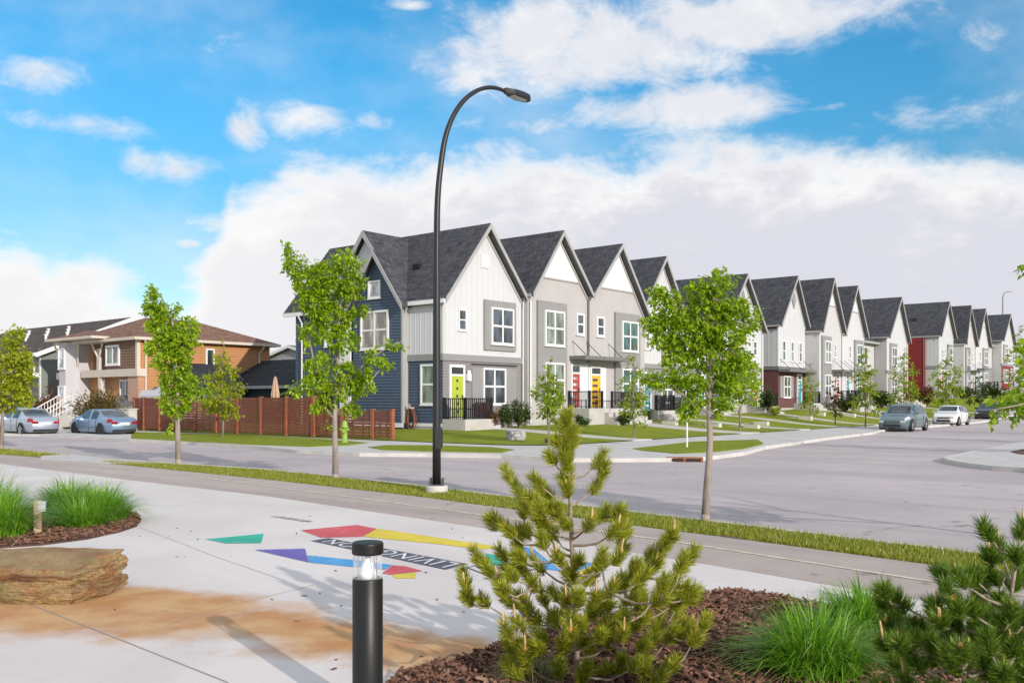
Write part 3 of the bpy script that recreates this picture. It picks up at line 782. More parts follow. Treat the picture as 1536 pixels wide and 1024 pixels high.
def setting():
    # base ground out to the horizon
    g = MB(); xs = [-400, -120, -60, -20, 0, 20, 40, 60, 90, 130, 180, 260, 420]
    us = [-300, -100, -40, -20, 0, 20, 40, 48, 54, 60, 68, 76, 90, 110, 130, 160, 220, 400]; vs = [-400, -150, -60, -20, 0, 20, 60, 150, 400]
    for i in range(len(us)-1):
        for j in range(len(vs)-1):
            q = [(us[i], vs[j]), (us[i], vs[j+1]), (us[i+1], vs[j+1]), (us[i+1], vs[j])]
            g.face([W(a, b, -.45+hill(min(a, 140))) for a, b in q])
    o = fixnormals(g.build('ground', GRASSN)); tag(o, kind='structure')
    r = MB(); us = [-24, -10, 10, 30, 48, 52, 56, 60, 65, 70, 76, 82, 90, 100, 115, 135, 160]; vs = [-90, -30, 0, 14, 32, 60]
    for i in range(len(us)-1):
        for j in range(len(vs)-1):
            q = [(us[i], vs[j]), (us[i], vs[j+1]), (us[i+1], vs[j+1]), (us[i+1], vs[j])]
            r.face([W(a, b, ROAD+hill(a)) for a, b in q])
    o = fixnormals(r.build('road', ASPH)); tag(o, kind='structure')
    pa = MB(); pa.face([G(*q, ROAD)+Vector((0, 0, .004)) for q in ((388, 667.5), (412, 666.8), (446, 672.6), (424, 673.0))])
    tag(fixnormals(pa.build('road_patch', mat('fresh_asphalt', (.07, .07, .08), .9))), kind='structure')
    # near side -------------------------------------------------------
    kerb = [G(*q) for q in ((-420, 640), (0, 671), (106, 681.5), (168, 688), (280, 695), (400, 702.5), (620, 725.6), (1000, 771.6), (1464, 827), (1800, 866))]
    kerb[0] = Vector((-40, 52, 0))
    kerb.append(kerb[-1]+Vector((9, -7.6, 0)))
    kerb = resamp(kerb, 2.0)
    strip('near_kerb', offset(kerb, .02), offset(kerb, -.16), KERB, .003, .3)
    pu = [G(*q) for q in ((0, 681), (144, 692.6), (400, 718.6), (620, 743), (1000, 794), (1091, 805), (1412, 848), (1800, 902))]
    pl = [G(*q) for q in ((0, 695), (201, 720), (400, 743), (720, 790), (1080, 848), (1258, 878), (1392, 900), (1800, 968))]
    pu = [Vector((-38.5, 48, 0))]+pu+[pu[-1]+Vector((9, -8.6, 0))]; pl = [Vector((-37, 45, 0))]+pl+[pl[-1]+Vector((8, -7.9, 0))]
    # verge grass between kerb and path
    kv = [p for p in offset(kerb, -.16)]
    pts = kv+[p for p in reversed(pu)]
    gs = uvpoly('verge', pts, -.012, GRASSN, .2)
    gap = [G(*q) for q in ((106, 680.5), (165, 688), (235, 694.5), (150, 694), (60, 688), (62, 683.5))]
    uvpoly('verge_crossing', gap, .004, WALK, .2)
    uvpoly('bike_path', pu+pl[::-1], -.004, PATHM, .2)
    ln = [G(*q) for q in ((60, 689.5), (294.6, 714.7), (620, 757.7), (1014, 812), (1408, 873))]; ln.append(ln[-1]+(ln[-1]-ln[-2])*1.5)
    ln = resamp(ln, .8)
    strip('path_line', offset(ln, -.032), offset(ln, .032), mat('worn_line_paint', (.66, .58, .46), .8, .25, 6), .002, .001)
    far = [Vector((-37, 45, 0)), Vector((-60, 20, 0)), Vector((-50, -25, 0)), Vector((30, -25, 0))]
    pz = uvpoly('plaza', pl[::-1]+far, -.008, plazamat(), .2)
    jm = mat('joint_filler', (.34, .30, .27), .95)
    def joint(pts, w=.006):
        l = [G(*q) for q in pts]; strip('paving_joint', offset(l, -w), offset(l, w), jm, -.005, .001)
    joint([(-100, 868), (54, 908), (192, 962), (336, 1019), (420, 1060)], .007)
    joint([(250, 937), (285, 922), (360, 903), (470, 876)], .003); joint([(208, 789), (330, 836), (430, 870)], .003)
    # far side sidewalks ----------------------------------------------
    out = [(-200, 646), (60, 651), (150, 655.5), (197, 658.3), (300, 663), (380, 668.3), (446, 674.5), (540, 679), (640, 679.5), (752, 681.5), (850, 687), (940, 687), (1015, 686.5), (1060, 684.5), (1115, 677.5), (1147, 669), (1240, 656), (1310, 648)]
    line = [G(*q) for q in out]
    tail = [W(u, 12.9-.02*min(u-24, 30), hill(u)) for u in (30, 40, 50, 54, 58, 62, 68, 76, 86, 100, 120, 140)]
    inner = [G(-200, 640), G(60, 643)]+[W(-4.0, v) for v in (-24, -20, -14, -9, -4, 0, 3, 6, 7.5)]+[W(-3.0, 8.6)]
    poly = line+[W(24, 12.9), W(24, 8.6)]+inner[::-1]
    uvpoly('corner_sidewalk', poly, 0, WALK, .3)
    a = [W(24, 12.9)]+tail; b = [W(24, 8.6)]+[W(u, 8.8, hill(u)) for u in (30, 40, 50, 54, 58, 62, 68, 76, 86, 100, 120, 140)]
    strip('avenue_sidewalk', a, b, WALK, 0, .4)
    kl = resamp(line, 2.0)
    strip('far_kerb', offset(kl, -.03), offset(kl, .17), KERB, .004, .3)
    st = offset([W(24, 12.9)]+tail, .0)
    strip('avenue_kerb', offset(st, -.03), offset(st, .17), KERB, .004, .3)
    for pts in (((197, 657), (197, 647.6), (340, 651), (480, 657.5), (552, 663.4), (520, 667.2), (466, 669.3), (380, 666.4)),
                ((552, 670), (580, 667), (660, 667.3), (740, 670.3), (772, 673.6), (752, 678), (640, 676.3), (575, 674)),
                ((949, 672), (1039, 661.8), (1136, 658.6), (1146, 665), (1115, 672.5), (1067, 677.5), (1016, 679.5), (965, 675))):
        uvpoly('boulevard_grass', [G(*q, .02) for q in pts], .02, GRASS, .05)
    # lots: one undulating lawn sheet
    lw = MB(); us = [-4.6+.0, -4.2, -3.6, -3, -2.2, -1.4, -.6, 0]+[i*2.0 for i in range(1, 71)]; vs = [9.4, 9.1, 8.7, 8.2, 7.5, 6.8, 6, 5.2, 4.4, 3.4, 2.4, 1.2, 0, -3, -12, -40, -90]
    for i in range(len(us)-1):
        for j in range(len(vs)-1):
            q = [(us[i], vs[j]), (us[i+1], vs[j]), (us[i+1], vs[j+1]), (us[i], vs[j+1])]
            def cut(a, b):      # rounded street corner
                ca, cb = -4.6+2.6, 9.4-2.6
                if a < ca and b > cb:
                    d = Vector((a-ca, b-cb)); m = max(abs(d.x), abs(d.y))
                    if d.length > 0: d = d.normalized()*m
                    return ca+d.x, cb+d.y
                return a, b
            lw.face([W(*cut(a, b), T(a, b)) for a, b in q])
    o = fixnormals(lw.build('lawn', GRASS, smooth=True)); tag(o, kind='structure')
    # concrete strip / path slabs to the doors
    for (u0, u1, n) in ((1.9, 3.4, 'walk'), (12.3, 14.6, 'walk'), (20.2, 21.6, 'w'), (27.2, 28.6, 'w'), (33.6, 35, 'w'), (43.3, 44.7, 'w'), (49.2, 53.6, 'w'), (66.2, 67.6, 'w')):
        vs_ = [1.2, 2.2, 3.4, 4.6, 6, 7.4, 8.6, 9.5]
        strip('front_walk', [W(u0, v, max(T(u0, v), T(u1, v))+.01) for v in vs_], [W(u1, v, max(T(u0, v), T(u1, v))+.01) for v in vs_], WALK, .0, .25)
    # right-hand corner
    pts = [(1415, 686.3), (1424, 683), (1440, 680), (1482, 671.5), (1521, 664), (1560, 658)]
    l = [G(*q) for q in pts]; l2 = [G(*q) for q in ((1700, 722), (1536, 701), (1490, 698.5), (1452, 694), (1428, 690))]
    ext = [W(30, 29), W(60, 29), W(60, 60), W(-14, 60)]
    uvpoly('corner_pavement', l+[W(18, 27.5)]+ext[:1]+[W(30, 60), W(-16, 60)]+l2, .0, WALK, .3)
    kk = resamp([G(*q) for q in ((1482, 671.5), (1440, 680), (1424, 683), (1415, 686.3), (1428, 690), (1452, 694), (1490, 698.5), (1536, 701), (1700, 722))], 1.0)
    strip('corner_kerb', offset(kk, -.03), offset(kk, .16), KERB, .004, .3)
    uvpoly('corner_bed', [G(*q, .02) for q in ((1517, 677), (1560, 668), (1700, 672), (1700, 690), (1580, 684), (1530, 680))], .03, mat('bark_bed', (.12, .06, .035), .95), .05)
    mb = MB()
    for k in range(10):
        u = 30+k*12; mb.face([W(u, 27, ROAD+.13+hill(u)), W(u, 60, ROAD+.13+hill(u)), W(u+12, 60, ROAD+.13+hill(u+12)), W(u+12, 27, ROAD+.13+hill(u+12))])
    tag(fixnormals(mb.build('opposite_verge', GRASS)), kind='structure')
# ------------------------------------------------------------------ left houses
TAN = mat('tan_siding', (.46, .22, .09), .6, .05, 1.2)
BRNS = mat('brown_siding', (.185, .105, .065), .6, .05, 1.2)
CREAM = mat('cream_trim', (.60, .53, .44), .6, .04, 2)
SAGE = mat('grey_green_siding', (.19, .215, .20), .6, .05, 1.2)
def hitV(px, P0, D):              # parameter along a vertical wall through P0 in direction D
    r = (px-768)/FL
    return (r*P0.y-P0.x)/(D.x-r*D.y)
def left_house():
    P0 = Vector((-22.8, 56.0, .1))
    r = thing('detached_house', 'two storey tan house with brown hipped roof, white tower bay and brick post', 'house', P0, ANG_V)
    X = lambda px: hitV(px, P0, V)
    def Z(px, py):
        q = P0+V*X(px); return EYE+(HZ-py)*q.y/FL-.1
    Yd = lambda px: hitV(px, P0, U)
    def Zs(px, py):
        q = P0+U*Yd(px); return EYE+(HZ-py)*q.y/FL-.1
    Wl = X(97); ze = 5.35; D = 9.6
    rec = 1.3                               # the ground floor and part of the upper floor step back behind the porch
    b = MB(); b.box(Wl, -.0, .6, D, -.4, ze); fixnormals(b.build('wall', TAN, r))
    siding(r, 'tan_siding', rect(.0, D, .1, ze-.05), right(0), TAN, .17)
    b = MB(); b.box(X(160), 0, .0, .62, 3.4, ze); fixnormals(b.build('upper_bay', BRNS, r))
    siding(r, 'brown_siding', rect(X(160)+.02, -.1, 3.5, ze-.05), front(0), BRNS, .17)
    siding(r, 'brown_siding', rect(X(127), X(160), 3.5, ze-.05), front(.6), BRNS, .17)
    cb = MB(); cb.box(-.16, .05, -.05, -.021, 3.58, ze); cb.box(.02, .05, -.02, .16, 3.58, ze); fixnormals(cb.build('corner_board', CREAM, r))
    bm_ = MB(); bm_.box(X(124), .12, -.10, -.024, 3.12, 3.58); bm_.box(.03, .12, -.02, .55, 3.12, 3.58); bm_.box(X(124), -.0, -.02, .58, 3.12, 3.4); fixnormals(bm_.build('porch_beam', CREAM, r))
    a0, a1 = X(160.5), X(180.5); window(r, front(-.02), a0, a1, 3.85, 5.1, 2, 1, GL_PALE, .12)
    a0, a1 = X(134), X(139); window(r, front(.58), a0, a1, 4.0, 5.0, 1, 1, GL_WH, .08)
    a0, a1 = X(168), X(185); window(r, front(.57), a0, a1, .95, 2.95, 2, 2, GL_DK, .1, sill=False)
    c = MB(); c.box(X(191.5), .02, .02, .58, -.2, 3.12); fixnormals(c.build('brick_post', TBRICK, r))
    c = MB(); c.box(X(152), X(148), -.05, .15, 0, 3.12); c.box(X(149.5), X(146), -.05, .12, 3.58, 4.4)
    xm = (X(149.5)+X(146))/2
    for s in (-1, 1): c.tube([(xm, .03, 4.3), (xm+s*.75, -.1, ze-.02)], .08, 4)
    fixnormals(c.build('forked_post', CREAM, r))
    fd = door(r, front(.58), X(137), X(146), .95, 3.0, mat('dark_brown_door', (.05, .03, .025), .5), 1, .2)
    # tower bay
    tx = (X(97)+X(127))/2; hw = 1.0; tx -= .12
    t = MB(); poly = [(tx-hw, 1.2), (tx-hw, -.1), (tx-hw*.45, -.75), (tx+hw*.45, -.75), (tx+hw, -.1), (tx+hw, 1.2)]
    t.prism(poly, lambda a, b_, d: (a, b_, d), -.4, ze+.1); fixnormals(t.build('tower_bay', mat('pale_grey_siding', (.50, .49, .50), .7, .04, 1.5), r))
    for z0, z1 in ((1.2, 2.6), (3.7, 5.1)): window(r, front(-.75), tx-.45, tx+.45, z0, z1, 1, 2, GL_WH, .1, bars=.04)
    for s in (-1, 1):
        k = MB(); k.tube([(tx+s*hw, -.2, 3.9), (tx+s*(hw+.7), -.5, ze)], .07, 4); fixnormals(k.build('bracket', CREAM, r))
    p = MB(); p.box(X(155), X(97)-1.3, -1.0, .0, 2.3, 2.9) if 0 else p.box(Wl-1.0, tx-hw-.02, -.1, .3, 3.05, 3.5); fixnormals(p.build('side_beam', CREAM, r))
    # roofs
    def hip(name, x0, x1, y0, y1, z0, rx0, rx1, ry0, ry1, z1, th=.2):
        mb = MB(); a = [(x0, y0), (x1, y0), (x1, y1), (x0, y1)]; c = [(rx0, ry0), (rx1, ry0), (rx1, ry1), (rx0, ry1)]
        for i in range(4):
            j = (i+1) % 4; mb.face([(*a[i], z0), (*a[j], z0), (*c[j], z1), (*c[i], z1)])
        mb.face([(*q, z1) for q in c]); mb.face([(*q, z0) for q in reversed(a)])
        o = fixnormals(mb.build(name, ROOFBR, r))
        f = MB()
        for i in range(4):
            j = (i+1) % 4
            f.face([(*a[i], z0-th), (*a[j], z0-th), (*a[j], z0+.02), (*a[i], z0+.02)])
        f.face([(*q, z0-th) for q in a])
        f.build('fascia', CREAM, o)
        return o
    h = hip('roof', Wl-.4, .5, -.45, D+.6, ze+.12, -4.9, -4.6, 3.2, 6.6, 7.15, .15)
    hip('tower_roof', tx-hw-.45, X(160)+.5, -1.25, 3.0, ze+.3, tx-.1, tx+.6, .9, 1.4, 6.3, .13)
    for yy, zz in ((4, 6.6), (5.2, 6.7)): roof_vent(h, -3.6, yy, zz, CREAM)
    y0, y1 = Yd(308), Yd(321); window(r, right(0), y0, y1, 3.7, 5.0, 1, 1, GL_DK, .1)
    pipe(r, [(.45, .25, ze+.05), (.1, .5, ze-.5), (.1, .5, .1)], CREAM, .06); pipe(r, [(.45, D-.7, ze), (.1, D-.9, ze-.6), (.1, D-.9, .1)], CREAM, .06)
    # entrance steps and balustrade
    s = MB()
    for k in range(5): s.box(X(97)+1.2, X(97)+3.0, -1.2-.3*(k+1), -1.2-.3*k-.002, -.3, 1.1-.2*(k+1))
    s.box(X(97)+1.2, X(170), -1.2, -.8, -.3, .98) if 0 else None
    fixnormals(s.build('steps', FOUND, r))
    for xx in (X(97)-.2, X(97)+1.3, X(97)+3.0):
        mb = MB()
        mb.tube([(xx, -2.9, .85), (xx, -.9, 2.0)], .036, 4); mb.tube([(xx, -2.9, .2), (xx, -.9, 1.2)], .03, 4)
        for k in range(11):
            tt = k/10; y = lerp(-2.9, -.9, tt); mb.box(xx-.016, xx+.016, y-.016, y+.016, lerp(-.1, 1.1, tt), lerp(.85, 2.0, tt))
        mb.box(xx-.06, xx+.06, -3.0, -2.85, -.1, 1.05); fixnormals(mb.build('balustrade', WTRIM, r))
    for xx in (X(97)-.6, X(97)+.9):
        mb = MB(); mb.box(xx-.35, xx+.35, -.95, -.3, -.3, 1.6); mb.box(xx-.42, xx+.42, -1.0, -.25, 1.6, 1.72); fixnormals(mb.build('brick_pier', TBRICK, r))
    return P0
def neighbour_house(P0):
    Q = P0-V*13.0
    r = thing('detached_house', 'grey green house with umber roof and small white roof vents beside the tan house', 'house', (Q.x, Q.y, .1), ANG_V)
    Wd, D, ze, zr = 20.0, 12.6, 5.2, 7.85
    b = MB(); b.prism([(0, -.4), (D, -.4), (D, ze), (D/2, zr-.3), (0, ze)], lambda a, z, d: (-d, a, z), 0, Wd); fixnormals(b.build('wall', SAGE, r))
    siding(r, 'side_siding', [(0, .1), (D, .1), (D, ze-.1), (D/2, zr-.45), (0, ze-.1)], right(0), SAGE, .18)
    g = MB()
    for p, q in (((-.6, ze-.25), (D/2, zr)), ((D/2, zr), (D+.6, ze-.25))):
        g.prism([(p[0], p[1]-.16), (q[0], q[1]-.16), q, p], lambda a, z, d: (-d, a, z), -.5, Wd+.5)
    ro = fixnormals(g.build('roof', ROOFDK, r))
    g = MB()
    for p, q in (((-.6, ze-.25), (D/2, zr)), ((D/2, zr), (D+.6, ze-.25))):
        g.prism([(p[0], p[1]-.34), (q[0], q[1]-.34), (q[0], q[1]-.03), (p[0], p[1]-.03)], lambda a, z, d: (-d, a, z), -.56, -.5)
    g.box(-Wd-.5, .5, -.68, -.6, ze-.5, ze-.27)
    fixnormals(g.build('rake_board', WTRIM, ro))
    for k in range(9):
        x = -1.5-k*1.15-(k % 3)*.5; t = .45+.12*(k % 3); y = lerp(-.6, D/2, t); z = lerp(ze-.25, zr, t)
        v = MB(); v.lathe([(.09, -.15), (.09, .28), (.14, .28), (.14, .36)], 8, (x, y, z)); v.build('roof_vent', WTRIM, ro)
    # porch with red roof
    p = MB(); p.prism([(-3.2, 2.6), (-3.2, 2.75), (.1, 3.6), (.1, 3.45)], lambda a, z, d: (-d, a, z), .4, 7.5); pr = fixnormals(p.build('porch_roof', mat('dark_red_shingles', (.17, .03, .03), .8, .15, 6), r))
    p = MB(); p.prism([(-3.26, 2.45), (-3.26, 2.78), (.0, 3.62), (.0, 3.3)], lambda a, z, d: (-d, a, z), .33, .4); fixnormals(p.build('fascia', WTRIM, pr))
    for xx in (-.7, -3.6, -7.0):
        p = MB(); p.box(xx-.12, xx+.12, -3.05, -2.8, -.3, 2.6); fixnormals(p.build('post', WTRIM, r))
    for a in (-1.9, -5.0, -8.5): window(r, front(0), a-.9, a+.9, 3.4, 4.9, 2, 1, GL_GR, .12); 
    window(r, front(0), -3.0, -1.6, .5, 2.3, 1, 2, GL_DK, .12); window(r, front(0), -7.0, -5.0, .6, 2.3, 2, 2, GL_DK, .12)
    pl_ = MB(); pl_.box(-.25, -.02, -.06, -.0, 0, ze); fixnormals(pl_.build('corner_board', WTRIM, r))
    for xx in (-2.2, -4.4):
        mb = MB(); mb.tube([(xx, -5.0, .9), (xx, -3.0, 1.9)], .05, 4); mb.tube([(xx, -5.0, .2), (xx, -3.0, 1.2)], .04, 4)
        for k in range(10): y = lerp(-5, -3, k/9); mb.box(xx-.025, xx+.025, y-.025, y+.025, lerp(0, 1.1, k/9), lerp(.9, 1.9, k/9))
        fixnormals(mb.build('balustrade', WTRIM, r))
    mb = MB(); mb.box(-5, -1, -3.2, -.02, -.3, .9); fixnormals(mb.build('porch', CONC, r))
def backyard():
    # navy detached garage behind the fence
    def shed(name, label, cat, s0, s1, u0, u1, ze, zr, wallm, roofm, ridge='V', z=.1, trim=None):
        r = thing(name, label, cat, W(u0, -s0, z), ANG_U)
        D, Wd = s1-s0, u1-u0
        if ridge == 'V':        # eaves face the left street (-x)
            fn = lambda a, zz, d: (a, d, zz); A, n = Wd, D
        else: fn = lambda a, zz, d: (d, a, zz); A, n = D, Wd
        b = MB(); b.prism([(0, -.3), (A, -.3), (A, ze-.05), (A/2, zr-.22), (0, ze-.05)], fn, 0, n); fixnormals(b.build('wall', wallm, r))
        if ridge == 'V': siding(r, 'siding', rect(0, D, .1, ze-.1), left(0), wallm, .15)
        else: siding(r, 'siding', [(0, .1), (D, .1), (D, ze-.1), (D/2, zr-.3), (0, ze-.1)], left(0), wallm, .15)
        g = MB()
        for p, q in (((-.4, ze-.2), (A/2, zr)), ((A/2, zr), (A+.4, ze-.2))):
            g.prism([(p[0], p[1]-.14), (q[0], q[1]-.14), q, p], fn, -.35, n+.35)
        ro = fixnormals(g.build('roof', roofm, r))
        f = MB()
        if ridge == 'V': f.box(-.5, -.41, -.35, D+.35, ze-.38, ze-.2)
        for e0, e1 in ((-.41, -.35), (n+.35, n+.41)):
            for p, q in (((-.4, ze-.2), (A/2, zr)), ((A/2, zr), (A+.4, ze-.2))):
                f.prism([(p[0], p[1]-.26), (q[0], q[1]-.26), (q[0], q[1]-.02), (p[0], p[1]-.02)], fn, e0, e1)
        fixnormals(f.build('fascia', trim or RAKE, ro))
        return r
    shed('garage', 'long navy garage with dark roof behind the wooden fence', 'garage', 12.4, 26.5, 3.0, 9.0, 2.75, 4.35, mat('deep_navy_siding', (.022, .032, .05), .6), ROOFNV)
    shed('garage', 'blue gabled garage end behind the tall left tree', 'garage', 20.2, 26.4, -.5, 2.9, 2.5, 4.4, mat('slate_blue_siding', (.10, .145, .20), .6), ROOFNV, 'U', trim=RAKE)
    shed('garden_shed', 'small low grey roofed shed beside the tan house wall', 'shed', 22.6, 25.4, -3.0, -.8, 1.5, 2.5, mat('shed_grey', (.3, .3, .31), .7), ROOFGY, 'V')
    r = shed('detached_house', 'distant house with grey roof seen between the fence trees and the navy gable', 'house', 30.2, 40.4, 18.0, 28.0, 5.1, 6.25, mat('far_grey_siding', (.42, .42, .45), .7), ROOFGY, 'U', z=.3, trim=WTRIM)
    # camper behind the fence
    t = thing('camper_trailer', 'white camper trailer roof showing above the wooden fence', 'trailer', W(-2.6, -19.4, .1), ANG_V)
    b = MB(); pro = [(-1.1, .5), (1.1, .5), (1.1, 1.9), (.95, 2.25), (-.95, 2.25), (-1.1, 1.9)]
    b.prism(pro, lambda a, z, d: (d, a, z), -1.9, 1.2); fixnormals(b.build('trailer_body', WHITE, t))
    b = MB(); b.box(-1.5, .8, -1.12, -1.101, 1.35, 1.75); fixnormals(b.build('window', GL_DK, t))
    for s in (-1.12, .98):
        b = MB(); b.tube([(-.3, s, .3), (-.3, s+.15, .3)], .3, 14); b.build('wheel', BLACK, t)
# ------------------------------------------------------------------ fence
WOOD = mat('stained_fence_wood', (.19, .062, .036), .65, .25, 3.0, .2, 60, stretch=(1, 1, 6))
POSTW = mat('orange_fence_post', (.29, .095, .042), .6, .2, 3.0, .2, 60)
ORWOOD = mat('orange_screen_wood', (.42, .155, .05), .6, .2, 3.0, .2, 60)
def fences():
    base = G(592, 657.3, .08)
    def line(pxs): return [(-fs(px, -4.25)) for px in pxs]         # v of posts on the plane u=-4.25
    def fence(label, pxs, h, n, gap, slatt):
        t = thing('wooden_fence', label, 'fence', W(-4.25, line(pxs)[0], .05), ANG_V)
        vs = line(pxs); x0 = vs[0]
        for i, v in enumerate(vs):
            m = MB(); x = v-x0; m.box(x-.075, x+.075, -.085, .075, -.2, h+.06); m.box(x-.09, x+.09, -.10, .09, h+.06, h+.10)
            fixnormals(m.build('post', POSTW, t))
        for a, b in zip(vs, vs[1:]):
            m = MB(); p = h/n
            for k in range(n):
                z = .06+k*p; j = RND.uniform(-.004, .004)
                m.box(a-x0+.076, b-x0-.076, -.02+j, .02+j, z, z+p-gap)
            for q in (.33, .66): x = lerp(a, b, q)-x0; m.box(x-.03, x+.03, .021, .06, .05, h)
            fixnormals(m.build('board_panel', WOOD, t))
        return t
    fence('tall dark red horizontal board fence along the left street', [202, 216, 239.6, 261, 293, 325, 357, 391.5, 430, 470], 1.78, 13, .012, 0)
    fence('lower slatted red wood fence end beside the navy gable', [471.5, 514, 559.6, 588.5], 1.22, 9, .035, 1)
    # privacy screen return
    t = thing('wooden_screen', 'orange slatted privacy screen standing behind the fence', 'screen', W(-3.6, -fs(490, -3.6), .1), ANG_V)
    m = MB()
    for k in range(14): m.box(-1.25, 0, -.02, .02, .1+k*.135, .1+k*.135+.11)
    fixnormals(m.build('board_panel', ORWOOD, t))
    for x in (-1.3, -.6, .05): m = MB(); m.box(x-.05, x+.05, -.06, .04, -.2, 2.05); fixnormals(m.build('post', POSTW, t))
    m = MB(); m.box(-1.4, .12, -.1, .08, 2.05, 2.1); fixnormals(m.build('top_rail', ORWOOD, t))
# ------------------------------------------------------------------ sky and sun
SUN_DIR = Vector((.563, -.826, 0)).normalized(); SUN_EL = math.radians(19.0)      # towards the sun
def world():
    w = bpy.data.worlds.new('World'); sc.world = w; w.use_nodes = True; nt = w.node_tree
    bg = nt.nodes['Background']; bg.inputs[1].default_value = SKY_STRENGTH
    sky = nt.nodes.new('ShaderNodeTexSky'); sky.sky_type = 'NISHITA'; sky.sun_disc = False
    sky.sun_elevation = SUN_EL; sky.sun_rotation = math.atan2(SUN_DIR.x, SUN_DIR.y)
    sky.air_density = 1.0; sky.dust_density = .3; sky.ozone_density = 2.5
    tc = nt.nodes.new('ShaderNodeTexCoord'); d = tc.outputs['Generated']
    sp = nt.nodes.new('ShaderNodeSeparateXYZ'); nt.links.new(d, sp.inputs[0])
    az = mth(nt, 'ARCTAN2', sp.outputs[0], sp.outputs[1]); el = mth(nt, 'ARCSINE', sp.outputs[2])
    # noise on the cloud plane: stretched along the horizon
    cb = nt.nodes.new('ShaderNodeCombineXYZ'); nt.links.new(az, cb.inputs[0]); nt.links.new(mth(nt, 'MULTIPLY', el, 1.7), cb.inputs[1])
    n1 = noisetex(nt, cb.outputs[0], 7.0, 9, .62, .25); n2 = noisetex(nt, cb.outputs[0], 20.0, 6, .6, .2); n3 = noisetex(nt, cb.outputs[0], 3.1, 5, .55)
    def ang(px, py):
        return math.atan((px-768)/FL), math.atan((HZ-py)/math.hypot(FL, px-768))
    # top edge of the cumulus bank against azimuth
    pts = [(0, 330), (40, 345), (70, 380), (130, 372), (200, 400), (250, 430), (300, 405), (325, 330), (345, 265), (430, 236), (520, 232), (560, 240), (640, 232), (700, 206), (760, 214), (830, 222), (900, 218), (1000, 212), (1100, 208), (1200, 200), (1290, 192), (1380, 214), (1450, 222), (1536, 232)]
    fc = nt.nodes.new('ShaderNodeFloatCurve'); cur = fc.mapping.curves[0]
    A = [ang(*p) for p in pts]
    pp = [((a+.6)/1.2, e) for a, e in A]
    pp = [(0, .17)]+pp+[(1, .27)]
    while len(cur.points) < len(pp): cur.points.new(.5, .5)
    for q, p in zip(cur.points, pp): q.location = p; q.handle_type = 'VECTOR'
    fc.mapping.update()
    nt.links.new(maprange(nt, az, -.6, .6, 0, 1, False), fc.inputs['Value'])
    edge = mth(nt, 'ADD', fc.outputs[0], mth(nt, 'ADD', mth(nt, 'MULTIPLY', mth(nt, 'SUBTRACT', n1, .5), .16), mth(nt, 'MULTIPLY', mth(nt, 'SUBTRACT', n2, .5), .05)))
    depth = mth(nt, 'SUBTRACT', edge, el)                     # >0 inside the bank
    bank = maprange(nt, depth, -.012, .045)
    # loose clouds above
    blobs = [(880, 70, 260, 72, 1.15), (1080, 30, 260, 52, 1.1), (1020, 160, 190, 36, 1.1), (700, 115, 75, 34, .75), (780, 190, 110, 20, .7), (365, 195, 34, 36, .85), (460, 185, 80, 26, .7), (100, 185, 150, 18, .75), (40, 110, 85, 26, .7), (255, 250, 80, 26, .8), (1245, 160, 40, 8, .7), (560, 185, 50, 18, .5), (330, 335, 45, 18, .75), (285, 366, 22, 8, .75), (620, 8, 40, 9, .7), (1450, 60, 120, 30, .32), (330, 60, 160, 40, .33), (1400, 170, 170, 40, .42)]
    tot = None
    for (px, py, rx, ry, s) in blobs:
        a, e = ang(px, py)
        dx = mth(nt, 'MULTIPLY', mth(nt, 'SUBTRACT', az, a), FL*math.cos(a)**0/rx); dy = mth(nt, 'MULTIPLY', mth(nt, 'SUBTRACT', el, e), FL/ry)
        q = mth(nt, 'ADD', mth(nt, 'MULTIPLY', dx, dx), mth(nt, 'MULTIPLY', dy, dy))
        v = mth(nt, 'MULTIPLY', mth(nt, 'EXPONENT', mth(nt, 'MULTIPLY', q, -.9)), s)
        tot = v if tot is None else mth(nt, 'MAXIMUM', tot, v)
    n4 = noisetex(nt, cb.outputs[0], 12.0, 10, .68, .5)
    nn = mth(nt, 'ADD', mth(nt, 'MULTIPLY', mth(nt, 'SUBTRACT', n1, .5), 1.5), mth(nt, 'MULTIPLY', mth(nt, 'SUBTRACT', n4, .5), 1.5))
    loose = mth(nt, 'MULTIPLY', maprange(nt, mth(nt, 'ADD', tot, nn), .22, 1.05), .94)
    loose = mth(nt, 'MULTIPLY', loose, maprange(nt, tot, .05, .3))
    # thin veil
    veil = mth(nt, 'MULTIPLY', maprange(nt, mth(nt, 'ADD', n3, mth(nt, 'MULTIPLY', n1, .4)), .55, .95), .35)
    # unseen overhead and behind: broken cloud added for ambient light and window reflections
    n5 = noisetex(nt, d, 2.3, 6, .6)
    back = mth(nt, 'MULTIPLY', mth(nt, 'MAXIMUM', maprange(nt, mth(nt, 'ABSOLUTE', az), .62, .9), maprange(nt, el, .47, .62)), maprange(nt, n5, .39, .58))
    cover = mth(nt, 'MAXIMUM', mth(nt, 'MAXIMUM', bank, loose), mth(nt, 'MAXIMUM', veil, back))
    # cloud colour: sunlit white tops, grey-lilac bases
    sh = mth(nt, 'ADD', maprange(nt, depth, -.005, .11, .0, 1.05), mth(nt, 'ADD', mth(nt, 'MULTIPLY', mth(nt, 'SUBTRACT', n1, .5), 1.5), mth(nt, 'MULTIPLY', mth(nt, 'SUBTRACT', n4, .5), 1.1)), None)
    lft = maprange(nt, az, -.40, .12, .30, 1)
    sh = mth(nt, 'MULTIPLY', mth(nt, 'MULTIPLY', maprange(nt, sh, .05, 1.0), lft), bank)
    sh2 = mth(nt, 'MULTIPLY', maprange(nt, mth(nt, 'ADD', n2, mth(nt, 'MULTIPLY', tot, .3)), .5, .85, 0, .5), mth(nt, 'SUBTRACT', 1.0, bank))
    k = CLOUD
